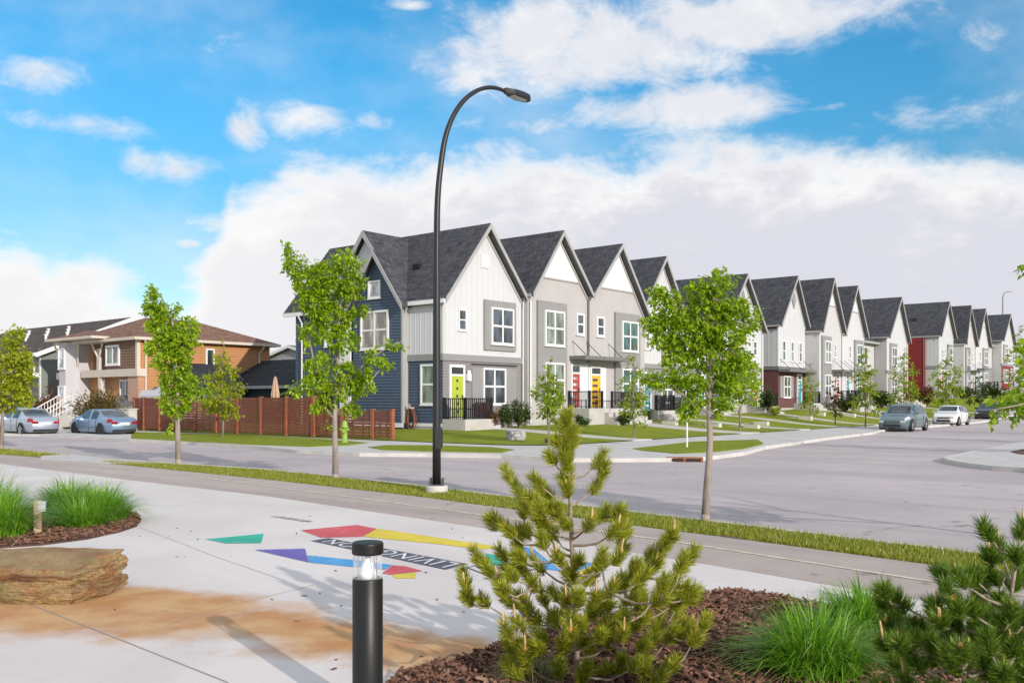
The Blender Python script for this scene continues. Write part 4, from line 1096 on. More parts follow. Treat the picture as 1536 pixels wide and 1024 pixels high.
    cc = mix(nt, mth(nt, 'MAXIMUM', sh, sh2), (1.00*k, .99*k, .985*k), (.74*k, .745*k, .82*k))
    # deep blue, pushed a little as the photograph is
    hs = nt.nodes.new('ShaderNodeHueSaturation'); hs.inputs['Saturation'].default_value = SKY_SAT; hs.inputs['Value'].default_value = SKY_VAL; hs.inputs['Hue'].default_value = SKY_HUE
    nt.links.new(sky.outputs[0], hs.inputs['Color'])
    dim = maprange(nt, el, .12, .36, .74, 1.0); dv = nt.nodes.new('ShaderNodeVectorMath'); dv.operation = 'SCALE'; nt.links.new(hs.outputs[0], dv.inputs[0]); nt.links.new(dim, dv.inputs['Scale'])
    col = mix(nt, cover, dv.outputs[0], cc)
    nt.links.new(col, bg.inputs[0])
    s = bpy.data.lights.new('sun', 'SUN'); s.energy = SUN_E; s.angle = math.radians(.5); s.color = (1.0, .925, .84)
    so = bpy.data.objects.new('sun', s); COL.objects.link(so)
    dvec = Vector((SUN_DIR.x*math.cos(SUN_EL), SUN_DIR.y*math.cos(SUN_EL), math.sin(SUN_EL)))
    so.rotation_euler = dvec.to_track_quat('Z', 'Y').to_euler(); so.location = (20, -20, 30)
SKY_STRENGTH, CLOUD, SKY_SAT, SKY_VAL, SKY_HUE, SUN_E = .12, 6.2, 1.38, 1.14, .488, 3.0
def camera():
    c = bpy.data.cameras.new('camera'); c.sensor_width = 36; c.lens = 36*FL/1536; c.shift_y = (HZ-512)/1536; c.clip_start = .05; c.clip_end = 3000
    o = bpy.data.objects.new('camera', c); COL.objects.link(o); o.location = (0, 0, EYE); o.rotation_euler = (math.radians(90), 0, 0); sc.camera = o
    vs = sc.view_settings; vs.view_transform = 'Standard'; vs.look = 'None'; vs.exposure = EXPO; vs.gamma = 1
EXPO = .40
# ------------------------------------------------------------------ cars
def carpaint(name, c, metal=.35):
    if name in MATS: return MATS[name]
    m, nt, b = newmat(name)
    vec = objcoord(nt); t = noisetex(nt, vec, 300, 2, .6)
    nt.links.new(mix(nt, maprange(nt, t, .3, .7), tuple(x*.92 for x in c), c), b.inputs['Base Color'])
    b.inputs['Metallic'].default_value = metal; b.inputs['Roughness'].default_value = .32; b.inputs['Coat Weight'].default_value = .8; b.inputs['Coat Roughness'].default_value = .05
    MATS[name] = m; return m
TYRE = mat('tyre_rubber', (.015, .015, .016), .85)
RIM = mat('alloy_rim', (.45, .45, .46), .3, .05, 4, metal=.7)
CARGL = glassmat('car_glass', (.02, .035, .05), .03)
TAILR = mat('tail_light', (.30, .008, .012), .2, .1, 6)
HEADL = mat('head_light', (.62, .64, .66), .1, .1, 9, metal=.3)
CHROME = mat('chrome', (.55, .55, .57), .15, .05, 4, metal=.9)
PLATE = mat('number_plate', (.62, .62, .62), .4, .05, 10)
BUMPB = mat('black_plastic', (.02, .02, .022), .6)
def smoothtab(x, pts):
    # monotone-ish smooth interpolation
    if x <= pts[0][0]: return pts[0][1]
    for i in range(len(pts)-1):
        (a, b), (c, d) = pts[i], pts[i+1]
        if x <= c:
            t = (x-a)/(c-a)
            m0 = (d-pts[max(0, i-1)][1])/(c-pts[max(0, i-1)][0])*(c-a) if i > 0 else (d-b)
            j = min(len(pts)-1, i+2)
            m1 = (pts[j][1]-b)/(pts[j][0]-a)*(c-a) if j > i+1 else (d-b)
            h = t*t*(3-2*t); lin = lerp(b, d, t)
            cub = (2*t**3-3*t**2+1)*b+(t**3-2*t**2+t)*m0+(-2*t**3+3*t**2)*d+(t**3-t**2)*m1
            return lerp(lin, cub, .7)
    return pts[-1][1]
def car(label, pos, heading, paint, L, Wd, H, top, cab, wb, wr=.33, kind='sedan', rim=None, group='cars parked on the street', face=True, z=ROAD):
    """top: roofline (x from rear to front, height); cab = (rear glass start, rear glass end, windscreen top, windscreen base)"""
    r = thing('parked_car', label, 'car', (pos.x, pos.y, z), math.atan2(heading.y, heading.x), group)
    hl = L/2; hw = Wd/2; N = 60; xs = [-hl+L*i/N for i in range(N+1)]
    belt = .62*H
    def zt(x): return smoothtab(x, top)
    def half(x):
        t = abs(x)/hl; return hw*(1-.20*t**4-.05*t**2)
    def sect(x):
        w = half(x); z1 = zt(x); cabf = max(0.0, min(1.0, (z1-belt-.02)/(H-belt-.06)))
        zb = min(belt+.02*(x/hl), z1-.03)
        e = max(0, abs(x)-hl*.9)/(hl*.1); zl = .19+.10*e
        wt = lerp(w*.80, hw*.70, cabf)
        return [(0, zl), (w*.80, zl), (w*.95, zl+.05), (w*.985, zl+.17), (w*1.0, lerp(zl, zb, .5)), (w*.995, lerp(zl, zb, .78)), (w*.965, zb-.02),
                (lerp(w*.945, wt, .06), lerp(zb, z1, .06)), (lerp(w*.945, wt, .35), lerp(zb, z1, .38)), (lerp(w*.945, wt, .72), lerp(zb, z1, .74)),
                (wt, lerp(zb, z1, .93) if cabf > .1 else z1-.02), (wt*.90, z1-.012*cabf), (wt*.6, z1+.012*cabf), (0, z1+.022*cabf)]
    S = [sect(x) for x in xs]; M_ = len(S[0])
    mb = MB()
    ring = []
    for x, s in zip(xs, S):
        row = [(x, y, zz) for y, zz in s]+[(x, -y, zz) for y, zz in reversed(s[1:-1])]
        ring.append(row)
    n = len(ring[0])
    for row in ring: mb.v.extend(row)
    for i in range(N):
        for j in range(n):
            a = i*n+j; b = i*n+(j+1) % n
            mb.f.append((a, b, b+n, a+n)); mb.m.append(0)
    mb.f.append(tuple(range(n-1, -1, -1))); mb.m.append(0); mb.f.append(tuple(N*n+j for j in range(n))); mb.m.append(0)
    bo = fixnormals(mb.build('body', paint, r, smooth=True))
    # glass patches lifted a few millimetres off the shell
    def patch(name, rows, js, m=CARGL, off=.006, sides=(1, -1)):
        p = MB()
        for sy in sides:
            for i in rows:
                for j in js:
                    q = [S[i][j], S[i][j+1], S[i+1][j+1], S[i+1][j]]; X = [xs[i], xs[i], xs[i+1], xs[i+1]]
                    P = [Vector((x, y, zz)) for x, (y, zz) in zip(X, q)]
                    nn = (P[2]-P[0]).cross(P[3]-P[1])
                    if nn.length < 1e-9: continue
                    nn.normalize()
                    if nn.z < 0 or (abs(nn.z) < .05 and nn.y < 0): nn = -nn
                    P = [Vector((v.x, v.y*sy, v.z)) for v in (v+nn*off for v in P)]
                    p.face(P)
        return p
    idx = lambda a, b: [i for i in range(N) if xs[i] >= a-1e-6 and xs[i+1] <= b+1e-6]
    rg0, rg1, ws1, ws0 = cab
    o = patch('w', idx(ws1+.03, ws0-.03), [11, 12]); fixp = o.build('windscreen', CARGL, r, True)
    o = patch('w', idx(rg0+.03, rg1-.03), [11, 12]); o.build('rear_window', CARGL, r, True)
    mid = (rg1+ws1)/2-.12
    for a, b in ((rg1-.28, mid-.05), (mid+.05, ws1+.34)):
        
        for sd in (1, -1): o = patch('w', idx(a, b), [7, 8, 9], sides=(sd,)); o.build('side_window', CARGL, r, True)
    # wheels in dark arches
    for x in (-wb/2, wb/2):
        for sy in (1, -1):
            w = half(x)
            arch = MB(); k = 18
            arch.prism([(x+(wr+.065)*math.cos(t), max(.19, wr+(wr+.065)*math.sin(t))) for t in [math.pi*2*i/k for i in range(k)]], lambda a, b, d: (a, sy*(w*.86+d), b), 0, w*.14+.012)
            fixnormals(arch.build('wheel_arch', BUMPB, r))
            wh = MB(); prof = []
            def ringp(rad, y): return [(x+rad*math.cos(2*math.pi*i/24), sy*y, wr+rad*math.sin(2*math.pi*i/24)) for i in range(24)]
            rings = [ringp(wr*.68, w+.02), ringp(wr*.95, w+.022), ringp(wr, w), ringp(wr, w-.18), ringp(wr*.6, w-.19)]
            for rr in rings: wh.v.extend(rr)
            for a in range(4):
                for i in range(24): wh.f.append((a*24+i, a*24+(i+1) % 24, (a+1)*24+(i+1) % 24, (a+1)*24+i)); wh.m.append(0)
            wo = fixnormals(wh.build('wheel', TYRE, r, True))
            ri = MB(); c = (x, sy*(w+.012), wr)
            ri.v.extend([(x+wr*.69*math.cos(2*math.pi*i/24), sy*(w-.03), wr+wr*.69*math.sin(2*math.pi*i/24)) for i in range(24)]); ri.f.append(tuple(range(24))); ri.m.append(1)
            for s in range(5):
                t = 2*math.pi*s/5+.3; d = Vector((math.cos(t), 0, math.sin(t))); e = Vector((-d.z, 0, d.x)); cc = Vector((x, sy*(w+.015), wr))
                ri.face([cc+d*.03+e*.05, cc+d*wr*.68+e*.075, cc+d*wr*.68-e*.075, cc+d*.03-e*.05], 0)
            ri.build('rim', [rim or RIM, BUMPB], wo)
    # lights, grille, plates, mirrors, handles, sills
    def shellpatch(name, x0, x1, js, m, sides=(1, -1), off=.008):
        for sy in sides:
            p = MB()
            for i in idx(x0, x1):
                for j in js:
                    q = [S[i][j], S[i][j+1], S[i+1][j+1], S[i+1][j]]; X = [xs[i], xs[i], xs[i+1], xs[i+1]]
                    c = [(x*1.0, y*sy, zz) for x, (y, zz) in zip(X, q)]
                    ex = off if x1 > 0 else -off
                    p.face([(a+ex, b+sy*off, cz+off*.5) for a, b, cz in c])
            if p.f: p.build(name, m, r, True)
    zf = S[-1]; zfh = zf[-1][1]; zr_ = S[0][-1][1]
    def endbox(name, sx, y0, y1, z0, z1, m, d=.015, xo=0.0, par=None):
        p = MB(); x = sx*(hl+xo); p.box(min(x-sx*.06, x+sx*d), max(x-sx*.06, x+sx*d), y0, y1, z0, z1); return fixnormals(p.build(name, m, par or r))
    shellpatch('headlight', hl-.62*L/4.6, hl-.06, [5, 6, 7], HEADL); shellpatch('tail_light', -hl+.0, -hl+.42*L/4.6, [5, 6, 7], TAILR)
    for sy in (1, -1):
        a, b = sorted((sy*hw*.42, sy*hw*.74)); endbox('tail_light', -1, a, b, zr_-.16, zr_-.03, TAILR)
        a, b = sorted((sy*hw*.49, sy*hw*.76)); endbox('headlight', 1, a, b, zfh-.14, zfh-.02, HEADL)
    endbox('number_plate', -1, -.26, .26, zr_-.22 if kind == 'sedan' else .55, zr_-.07 if kind == 'sedan' else .68, PLATE, .02)
    g = endbox('grille', 1, -hw*.46, hw*.46, zfh-.17, zfh-.05, BUMPB); 
    endbox('grille_bar', 1, -hw*.4, hw*.4, zfh-.12, zfh-.10, CHROME, .025, par=g)
    endbox('air_intake', 1, -hw*.52, hw*.52, .29, .45, BUMPB, .014)
    endbox('rear_valance', -1, -hw*.7, hw*.7, .24, .36, BUMPB, .012)
    for sy in (1, -1):
        m = MB(); x = ws1+.34; m.box(x, x+.13, sy*(hw*.93) if sy > 0 else -hw*.93-.2, sy*(hw*.93)+.2 if sy > 0 else -hw*.93, belt+.0, belt+.14); fixnormals(m.build('wing_mirror', paint, r))
        m = MB()
        for x in (mid-.35, ws1-.05+.0): m.box(x, x+.16, *sorted((sy*hw*.99, sy*(hw*1.0+.02))), belt-.14, belt-.11)
        fixnormals(m.build('door_handle', CHROME if kind != 'suv' else BUMPB, r))
        m = MB()
        for x in (mid, ws1+.42, rg1-.22): m.box(x-.004, x+.004, *sorted((sy*hw*.985, sy*(hw+.003))), .32, belt-.04)
        fixnormals(m.build('door_seam', BUMPB, r))
    return r
SEDAN = lambda L, H: [(-L/2, .80), (-L/2+.06, .93), (-L/2+.18, .99), (-L/2+.55, 1.01), (-L*.30, 1.06), (-L*.165, H*.955), (-.1*L, H*.99), (0, H), (.07*L, H*.985), (.10*L, H*.955), (.255*L, .99), (.30*L, .95), (.40*L, .89), (.465*L, .81), (L/2-.05, .745), (L/2, .68)]
HATCH = lambda L, H: [(-L/2, .85), (-L/2+.05, .98), (-L/2+.16, 1.06), (-L*.36, H*.90), (-L*.30, H*.955), (-L*.15, H*.99), (0, H), (.07*L, H*.985), (.105*L, H*.955), (.27*L, 1.02), (.32*L, .97), (.41*L, .91), (.465*L, .83), (L/2-.05, .76), (L/2, .69)]
SUVP = lambda L, H: [(-L/2, .95), (-L/2+.05, 1.1), (-L/2+.13, 1.25), (-L*.42, H*.93), (-L*.36, H*.975), (-L*.1, H), (.06*L, H*.985), (.10*L, H*.955), (.245*L, 1.17), (.29*L, 1.12), (.40*L, 1.06), (.46*L, 1.01), (L/2-.04, .95), (L/2, .88)]
def cars():
    SIL = carpaint('sky_tinted_silver_paint', (.44, .49, .58), .5); BLU = carpaint('sky_tinted_blue_grey_paint', (.22, .33, .48), .5)  # the reflected blue of the sky is mixed into both paint colours
    TEA = carpaint('teal_grey_paint', (.16, .24, .26), .5); WHT = carpaint('white_paint', (.78, .78, .77), .0); BLK = carpaint('black_paint', (.012, .013, .018), .2)
    L, H = 4.75, 1.47; c = Vector((-26.15, 49.5, 0))
    car('light silver sedan seen from behind, leftmost on the street', c, -V, SIL, L, 1.83, H, SEDAN(L, H), (-.32*L, -.165*L, .10*L, .262*L), 2.76)
    L, H = 4.6, 1.41; c = Vector((-21.75, 48.9, 0))
    car('blue grey sedan with black wheels parked before the utility cabinet', c, -V, BLU, L, 1.80, H, SEDAN(L, H), (-.32*L, -.165*L, .10*L, .262*L), 2.7, rim=BUMPB)
    L, H = 4.75, 1.62; c = G(1349, 647, ROAD)+V*.0+U*1.6-V*.2
    car('teal grey crossover parked nearest along the avenue', c, -U, TEA, L, 1.9, H, HATCH(L, H), (-.47*L, -.36*L, .10*L, .265*L), 2.78, .36, 'hatch')
    L, H = 4.4, 1.48; c = G(1420, 638, ROAD)+U*1.3
    car('white hatchback with dark lower grille parked behind the teal crossover', c, -U, WHT, L, 1.82, H, HATCH(L, H), (-.46*L, -.35*L, .10*L, .265*L), 2.65, .32, 'hatch')
    L, H = 4.6, 1.5; c = W(58, 11.6)
    car('black car parked behind the white hatchback, partly behind leaves', c, -U, BLK, L, 1.82, H, SEDAN(L, H), (-.32*L, -.165*L, .10*L, .262*L), 2.7, z=ROAD+hill(58))
    L, H = 4.9, 1.85; c = W(74.5, 12.3)
    car('dark tall sport utility vehicle parked uphill at the right edge', c, -U, carpaint('navy_paint', (.012, .02, .04), .3), L, 1.98, H, SUVP(L, H), (-.485*L, -.40*L, .10*L, .24*L), 2.9, .39, 'suv', z=ROAD+hill(74))
# ------------------------------------------------------------------ street furniture
def street_lamp():
    b = G(655, 737); r = thing('street_lamp', 'tall black street lamp with curved arm and flat lamp head', 'street lamp', b)
    k = 0.0
    m = MB(); m.lathe([(.215, -.3), (.215, .10), (.20, .12)], 28); fixnormals(m.build('concrete_base', KERB, r, True)) if 0 else fixnormals(m.build('concrete_base', KERB, r))
    m = MB(); m.box(-.14, .14, -.14, .14, .12, .145)
    for a in (-.115, .115):
        for c in (-.115, .115): m.lathe([(.02, .145), (.02, .25), (.012, .26)], 6, (a, c, 0))
    fixnormals(m.build('base_plate', mat('galvanised_bolts', (.10, .10, .11), .5, metal=.3), r))
    D = Vector((U.x, U.y, 0)).normalized(); D = (D*.86+Vector((1, 0, 0))*.14).normalized()
    def P(px, py, t):
        # the arm lies in the vertical plane through the pole towards D
        r_ = (px-768)/FL; tt = (r_*b.y-b.x)/(D.x-r_*D.y); q = b+D*tt
        return Vector((D.x*tt, D.y*tt, EYE+(HZ-py)*q.y/FL))
    pts = [Vector((0, 0, .14)), Vector((0, 0, 1.2)), Vector((0, 0, 3.0)), Vector((.0, 0, 4.8)), Vector((D.x*.02, D.y*.02, 5.7))]
    arm = [P(x, y, 0) for x, y in ((663, 232), (668, 205), (675, 184), (684, 166), (695, 151), (708, 140), (722, 133), (736, 131), (748, 133), (762, 139))]
    allp = pts+arm
    rad = [.082, .078, .072, .062, .057]+[.055, .053, .051, .049, .047, .045, .043, .041, .039, .037]
    for _ in range(2):      # round the bend
        q, s = allp[:3], rad[:3]
        for i in range(2, len(allp)-1):
            for f in (.25, .75): q.append(allp[i].lerp(allp[i+1], f)); s.append(lerp(rad[i], rad[i+1], f))
        allp, rad = q+[allp[-1]], s+[rad[-1]]
    m = MB(); m.tube(allp, rad, 12); fixnormals(m.build('pole', BLACK, r, True))
    hc = MB(); hc.prism([(-.055, .82), (.055, .82), (.075, .9), (.075, 1.15), (.055, 1.22), (-.055, 1.22), (-.075, 1.15), (-.075, .9)], lambda a, c, d: (a+.05, -.055-d, c), 0, .045)
    fixnormals(hc.build('hand_hole_cover', BUMPB, r))
    # head: flat tapered housing with a lens below
    e = arm[-1]; d2 = (arm[-1]-arm[-2]).normalized(); d2 = Vector((d2.x, d2.y, d2.z*.55)).normalized(); side = Vector((-d2.y, d2.x, 0)).normalized(); up = side.cross(d2)
    up = -up if up.z < 0 else up
    ol = [(-.10, .04), (.0, .07), (.10, .13), (.36, .155), (.54, .125), (.62, .05)]
    poly = [(a, w) for a, w in ol]+[(a, -w) for a, w in reversed(ol)]
    h = MB()
    n = len(poly); lay = [(.05, .55), (.075, .9), (.0, 1.0), (-.035, .94)]
    ctr = .25
    for zz, s in lay:
        for a, w in poly: h.v.append(tuple(e+d2*(ctr+(a-ctr)*(s if zz > .04 and s < .8 else lerp(1, s, .5)))+side*w*s+up*zz))
    for l in range(len(lay)-1):
        for i in range(n): h.f.append((l*n+i, l*n+(i+1) % n, (l+1)*n+(i+1) % n, (l+1)*n+i)); h.m.append(0)
    h.f.append(tuple(range(n))); h.m.append(0); h.f.append(tuple((len(lay)-1)*n+i for i in range(n))); h.m.append(0)
    ho = fixnormals(h.build('lamp_head', BLACK, r))
    l = MB(); l.prism([(.09, -.085), (.47, -.085), (.53, 0), (.47, .085), (.09, .085)], lambda a, c, dd: tuple(e+d2*a+side*c+up*(-.037-dd)), 0, .012); fixnormals(l.build('lens', mat('lamp_lens', (.45, .46, .48), .2), ho))
    f = thing('street_lamp', 'small distant street lamp above the last roofs at the right', 'street lamp', W(142, 6, hill(140)), 0)
    zt = at(1507, 437, W(142, 6).y).z-hill(140)
    m = MB(); m.tube([(0, 0, -.5), (0, 0, zt*.6), (.02, 0, zt-.9), (.35, .15, zt-.25), (1.0, .35, zt)], [.11, .1, .09, .08, .07], 8); m.build('pole', mat('far_pole_grey', (.2, .2, .22), .5), f)
    m = MB(); m.box(.9, 1.6, .25, .55, zt-.06, zt+.06); fixnormals(m.build('lamp_head', mat('far_pole_grey', (.2, .2, .22), .5), f))
    f.location = at(1504, 600, W(142, 6).y); f.location.z = hill(140)
def bollard():
    b = Vector((-.80, 5.1, 0)); r = thing('bollard_light', 'black cylindrical bollard light with clear lens in the foreground', 'bollard light', b)
    paint_ = mat('bollard_black', (.011, .0105, .010), .42, .15, 8, .05, 200, spec=.38)
    m = MB(); m.lathe([(.10, -.05), (.10, .012), (.084, .014), (.084, .755), (.081, .765), (.079, .767)], 48); fixnormals(m.build('post', paint_, r, True)); 
    m = MB(); m.lathe([(.083, .900), (.0865, .904), (.0875, .912), (.0875, .955), (.085, .962), (.080, .966)], 48); fixnormals(m.build('cap', paint_, r))
    gl, nt, bb = newmat('clear_lens'); bb.inputs['Base Color'].default_value = (.9, .92, .95, 1); bb.inputs['Roughness'].default_value = .03; bb.inputs['Specular IOR Level'].default_value = .6
    tr = nt.nodes.new('ShaderNodeBsdfTransparent'); ms = nt.nodes.new('ShaderNodeMixShader'); fr = nt.nodes.new('ShaderNodeLayerWeight'); fr.inputs[0].default_value = .35
    nt.links.new(maprange(nt, fr.outputs['Facing'], .1, 1.0, .14, .75), ms.inputs[0])
    nt.links.new(tr.outputs[0], ms.inputs[1]); nt.links.new(bb.outputs[0], ms.inputs[2]); nt.links.new(ms.outputs[0], nt.nodes['Material Output'].inputs[0])
    m = MB()
    for j in range(48):
        t0, t1 = 2*math.pi*j/48, 2*math.pi*(j+1)/48; q = .079
        m.face([(q*math.cos(t0), q*math.sin(t0), .765), (q*math.cos(t1), q*math.sin(t1), .765), (q*math.cos(t1), q*math.sin(t1), .902), (q*math.cos(t0), q*math.sin(t0), .902)])
    m.build('lens', gl, r, True)
    m = MB(); m.lathe([(.050, .767), (.046, .80), (.030, .85), (.018, .875), (.018, .90)], 32); fixnormals(m.build('reflector', mat('white_reflector', (.82, .82, .84), .35), r, True))
    m = MB()
    for t in (.9, 2.2, 4.0, 5.4): x, y = .066*math.cos(t), .066*math.sin(t); m.tube([(x, y, .766), (x, y, .902)], .003, 6)
    m.build('support_rod', CHROME, r)
def boulder():
    rr = random.Random(5)
    def make(name, label, c, L, D, H, ang, m, seed, strata=True, cat='boulder', tilt=0.0):
        bm = bmesh.new(); bmesh.ops.create_cube(bm, size=2)
        bmesh.ops.subdivide_edges(bm, edges=bm.edges[:], cuts=34, use_grid_fill=True)
        for v in bm.verts:
            p = v.co.copy()
            n_ = max(abs(p.x), abs(p.y), abs(p.z)); q = p.normalized()*n_*1.0
            k = .22; p = p.lerp(q*1.25, k)
            z = p.z
            ins = 0.0
            if strata:
                layer = math.floor((z+1)*1.45+.35*noise.noise(Vector((p.x*1.2+seed, p.y*1.2, 0))))
                ins = .05*noise.noise(Vector((layer*7.3, seed, p.x*.8)))+(.045 if layer % 2 else 0)
                ins += .09*max(0, z)**2
            n1 = noise.fractal(Vector((p.x*1.1*L+seed, p.y*1.1*D, p.z*1.6)), .9, 2.1, 5)*.10
            n2 = noise.fractal(Vector((p.x*5*L+seed, p.y*5*D, p.z*7)), .8, 2.2, 4)*.035
            s = 1-ins+n1+n2
            v.co = Vector((p.x*L/2*s, p.y*D/2*s, (p.z+1)/2*H*(1+.25*n1)+tilt*p.y*max(0, z)*.5))
        me = bpy.data.meshes.new(name); bm.to_mesh(me); bm.free()
        me.polygons.foreach_set('use_smooth', [False]*len(me.polygons))
        me.materials.append(m); o = bpy.data.objects.new(name, me); COL.objects.link(o); o.location = c; o.rotation_euler = (0, 0, ang)
        return tag(o, label, cat)
    m, nt, b = newmat('banded_sandstone'); vec = objcoord(nt, (1, 1, 1)); st = objcoord(nt, (.7, .7, 9)); 
    band = noisetex(nt, st, .62, 5, .6, .6); n2 = noisetex(nt, vec, 5, 6, .7); n3 = noisetex(nt, vec, 40, 4, .75); n4 = noisetex(nt, vec, 3.1, 5, .7, .5)
    c = mix(nt, maprange(nt, band, .36, .62), (.15, .058, .022), (.52, .36, .17))
    c = mix(nt, maprange(nt, n2, .48, .64, 0, .8), c, (.30, .26, .10)); c = mix(nt, maprange(nt, n4, .52, .66, 0, .75), c, (.30, .12, .04)); c = mix(nt, maprange(nt, n3, .5, .7, 0, .6), c, (.09, .055, .03))
    nt.links.new(c, b.inputs['Base Color']); b.inputs['Roughness'].default_value = .9
    hsum = mth(nt, 'ADD', mth(nt, 'ADD', n3, n2), band); bump(nt, b, hsum, .8, .03)
    make('sandstone_boulder', 'flat banded brown sandstone boulder seat on the plaza', Vector((-4.46, 8.42, -.03)), 1.54, .95, .345, -.10, m, 3.1, tilt=.05)
    gm = mat('grey_granite', (.36, .35, .35), .9, .35, 6, .5, 30, fine=.3)
    p = W(-1.6, 7.2); make('boulder', 'pale grey boulder lying on the corner lawn', Vector((G(773, 659, .1).x, G(773, 659, .1).y, .05)), .72, .55, .42, .3, gm, 8.2, False)
    g = G(823, 662, .1); make('boulder', 'small dark rock on the lawn right of the grey boulder', Vector((g.x, g.y, .05)), .26, .25, .2, 1.1, mat('dark_rock', (.1, .08, .07), .9, .3, 8), 2.2, False)
def mural():
    t = thing('painted_mural', 'colourful angular mural with navy lettering band painted on the plaza', 'mural', G(580, 825))
    o0 = Vector(t.location); Z = -.008+.004
    def poly(name, pts, m, z=0.0):
        mb = MB(); mb.face([G(*p, Z)+Vector((-o0.x, -o0.y, Z+z)) - Vector((0, 0, Z)) for p in pts]); return fixnormals(mb.build(name, m, t))
    def pm(n, c):
        m, nt, b = newmat('mural_'+n); vec = objcoord(nt)
        f = mth(nt, 'MULTIPLY', maprange(nt, noisetex(nt, vec, 5.5, 9, .75), .52, .74), .55)
        g = maprange(nt, noisetex(nt, vec, 1.3, 3, .6), .3, .7)
        b_ = mix(nt, g, tuple(x*.88 for x in c), tuple(min(1, x*1.1+.01) for x in c))
        nt.links.new(mix(nt, f, b_, (.62, .575, .555)), b.inputs['Base Color']); b.inputs['Roughness'].default_value = .75
        bump(nt, b, noisetex(nt, vec, 120, 3, .8), .2, .006); return m
    TE, PU, RE, YE, BL, NV = pm('teal', (.02, .42, .30)), pm('purple', (.15, .12, .44)), pm('red', (.62, .085, .10)), pm('yellow', (.70, .55, .03)), pm('blue', (.07, .33, .66)), pm('navy', (.075, .078, .12))
    nm = 'colour_panel'
    poly(nm, ((308, 808), (395.7, 799.6), (391.5, 813.8), (338.8, 814.4)), TE)
    poly(nm, ((381.8, 824), (457.6, 822), (463.2, 842.8)), PU)
    poly(nm, ((451, 794.6), (535.8, 786.6), (565, 792.2), (544, 804.2), (481.7, 805.7)), RE)
    poly(nm, ((565.6, 792.2), (720, 815), (748, 819.5), (730, 823), (700, 820.5), (640, 813.5), (544.8, 804.3)), YE)
    poly(nm, ((461.6, 832.2), (527, 838.6), (589, 846.6), (577.5, 853.6), (530, 849.5), (463.8, 842.9)), BL)
    poly(nm, ((573, 859.2), (589.5, 847), (608, 848.6), (634, 855.6), (587, 861)), RE, .001)
    poly(nm, ((588, 861.2), (623, 858), (623, 866.4), (594, 866.6)), YE)
    poly(nm, ((728, 829), (748, 832), (758, 849), (735, 846)), TE); poly(nm, ((775, 818), (800, 822), (842, 856), (812, 852)), BL)
    poly(nm, ((858, 862), (890, 846), (907, 851), (872, 869)), YE); poly(nm, ((872, 845), (886, 843), (890, 845.5), (866, 856)), BL)
    a, b, c, d = (466, 810.5), (493, 806.3), (702, 845.2), (668, 853.6)
    poly('lettering_band', (a, b, c, d), NV)
    # thin outlined emblem right of the lettering
    LN = MB()
    def ol(pts, w=.012):
        P = [G(*p, Z) for p in pts]
        for p, q in zip(P, P[1:]+P[:1]):
            dd = (q-p).normalized(); s = Vector((-dd.y, dd.x, 0))*w
            LN.face([v-o0*1 + Vector((0, 0, o0.z)) for v in (p-s, q-s, q+s, p+s)])
    ol(((700, 850), (738, 844), (770, 852), (728, 861))); ol(((716, 850), (738, 847), (752, 851), (730, 856)))
    fixnormals(LN.build('outlined_emblem', NV, t))
    # lettering, read from the street side
    cu = bpy.data.curves.new('txt', 'FONT'); cu.body = 'LIVINGSTON'; cu.size = 1; cu.space_character = 1.12
    to = bpy.data.objects.new('txt', cu); COL.objects.link(to)
    dg = bpy.context.evaluated_depsgraph_get(); me = bpy.data.meshes.new_from_object(to.evaluated_get(dg)); bpy.data.objects.remove(to)
    xs = [v.co.x for v in me.vertices]; ys = [v.co.y for v in me.vertices]; x0, x1, y0, y1 = min(xs), max(xs), min(ys), max(ys)
    A, B, C_, D_ = [G(*p, Z) for p in (a, b, c, d)]
    rb, rt, lb, lt = C_, D_, B, A            # text baseline runs along the far edge, right to left
    for v in me.vertices:
        s = lerp(.03, .93, (v.co.x-x0)/(x1-x0)); q = lerp(.12, .88, (v.co.y-y0)/(y1-y0))
        p = (rb.lerp(lb, s)).lerp(rt.lerp(lt, s), q); v.co = Vector((p.x-o0.x, p.y-o0.y, Z+.003-o0.z))
    me.materials.append(mat('mural_white', (.74, .73, .72), .7, .08, 8)); o = bpy.data.objects.new('lettering', me); COL.objects.link(o); o.parent = t
    # faint grey stencil marks further left
    s = thing('stencil_mark', 'faint grey stencilled line of marks on the concrete beyond the red panel', 'stencil', G(437, 776))
    mb = MB(); rr = random.Random(4)
    p, q = G(410, 773.5, Z), G(463, 781.5, Z); dd = (q-p).normalized(); n = Vector((-dd.y, dd.x, 0))
    for k in range(15):
        c0 = p.lerp(q, k/14+rr.uniform(-.01, .01)); w = rr.uniform(.02, .06); h = rr.uniform(.05, .11)
        mb.face([v-Vector(s.location) for v in (c0-n*h, c0+dd*w-n*h*.6, c0+dd*w+n*h, c0+n*h*.4)])
    fixnormals(mb.build('grey_marks', mat('stencil_grey', (.30, .29, .29), .8), s)).location = (0, 0, 0)
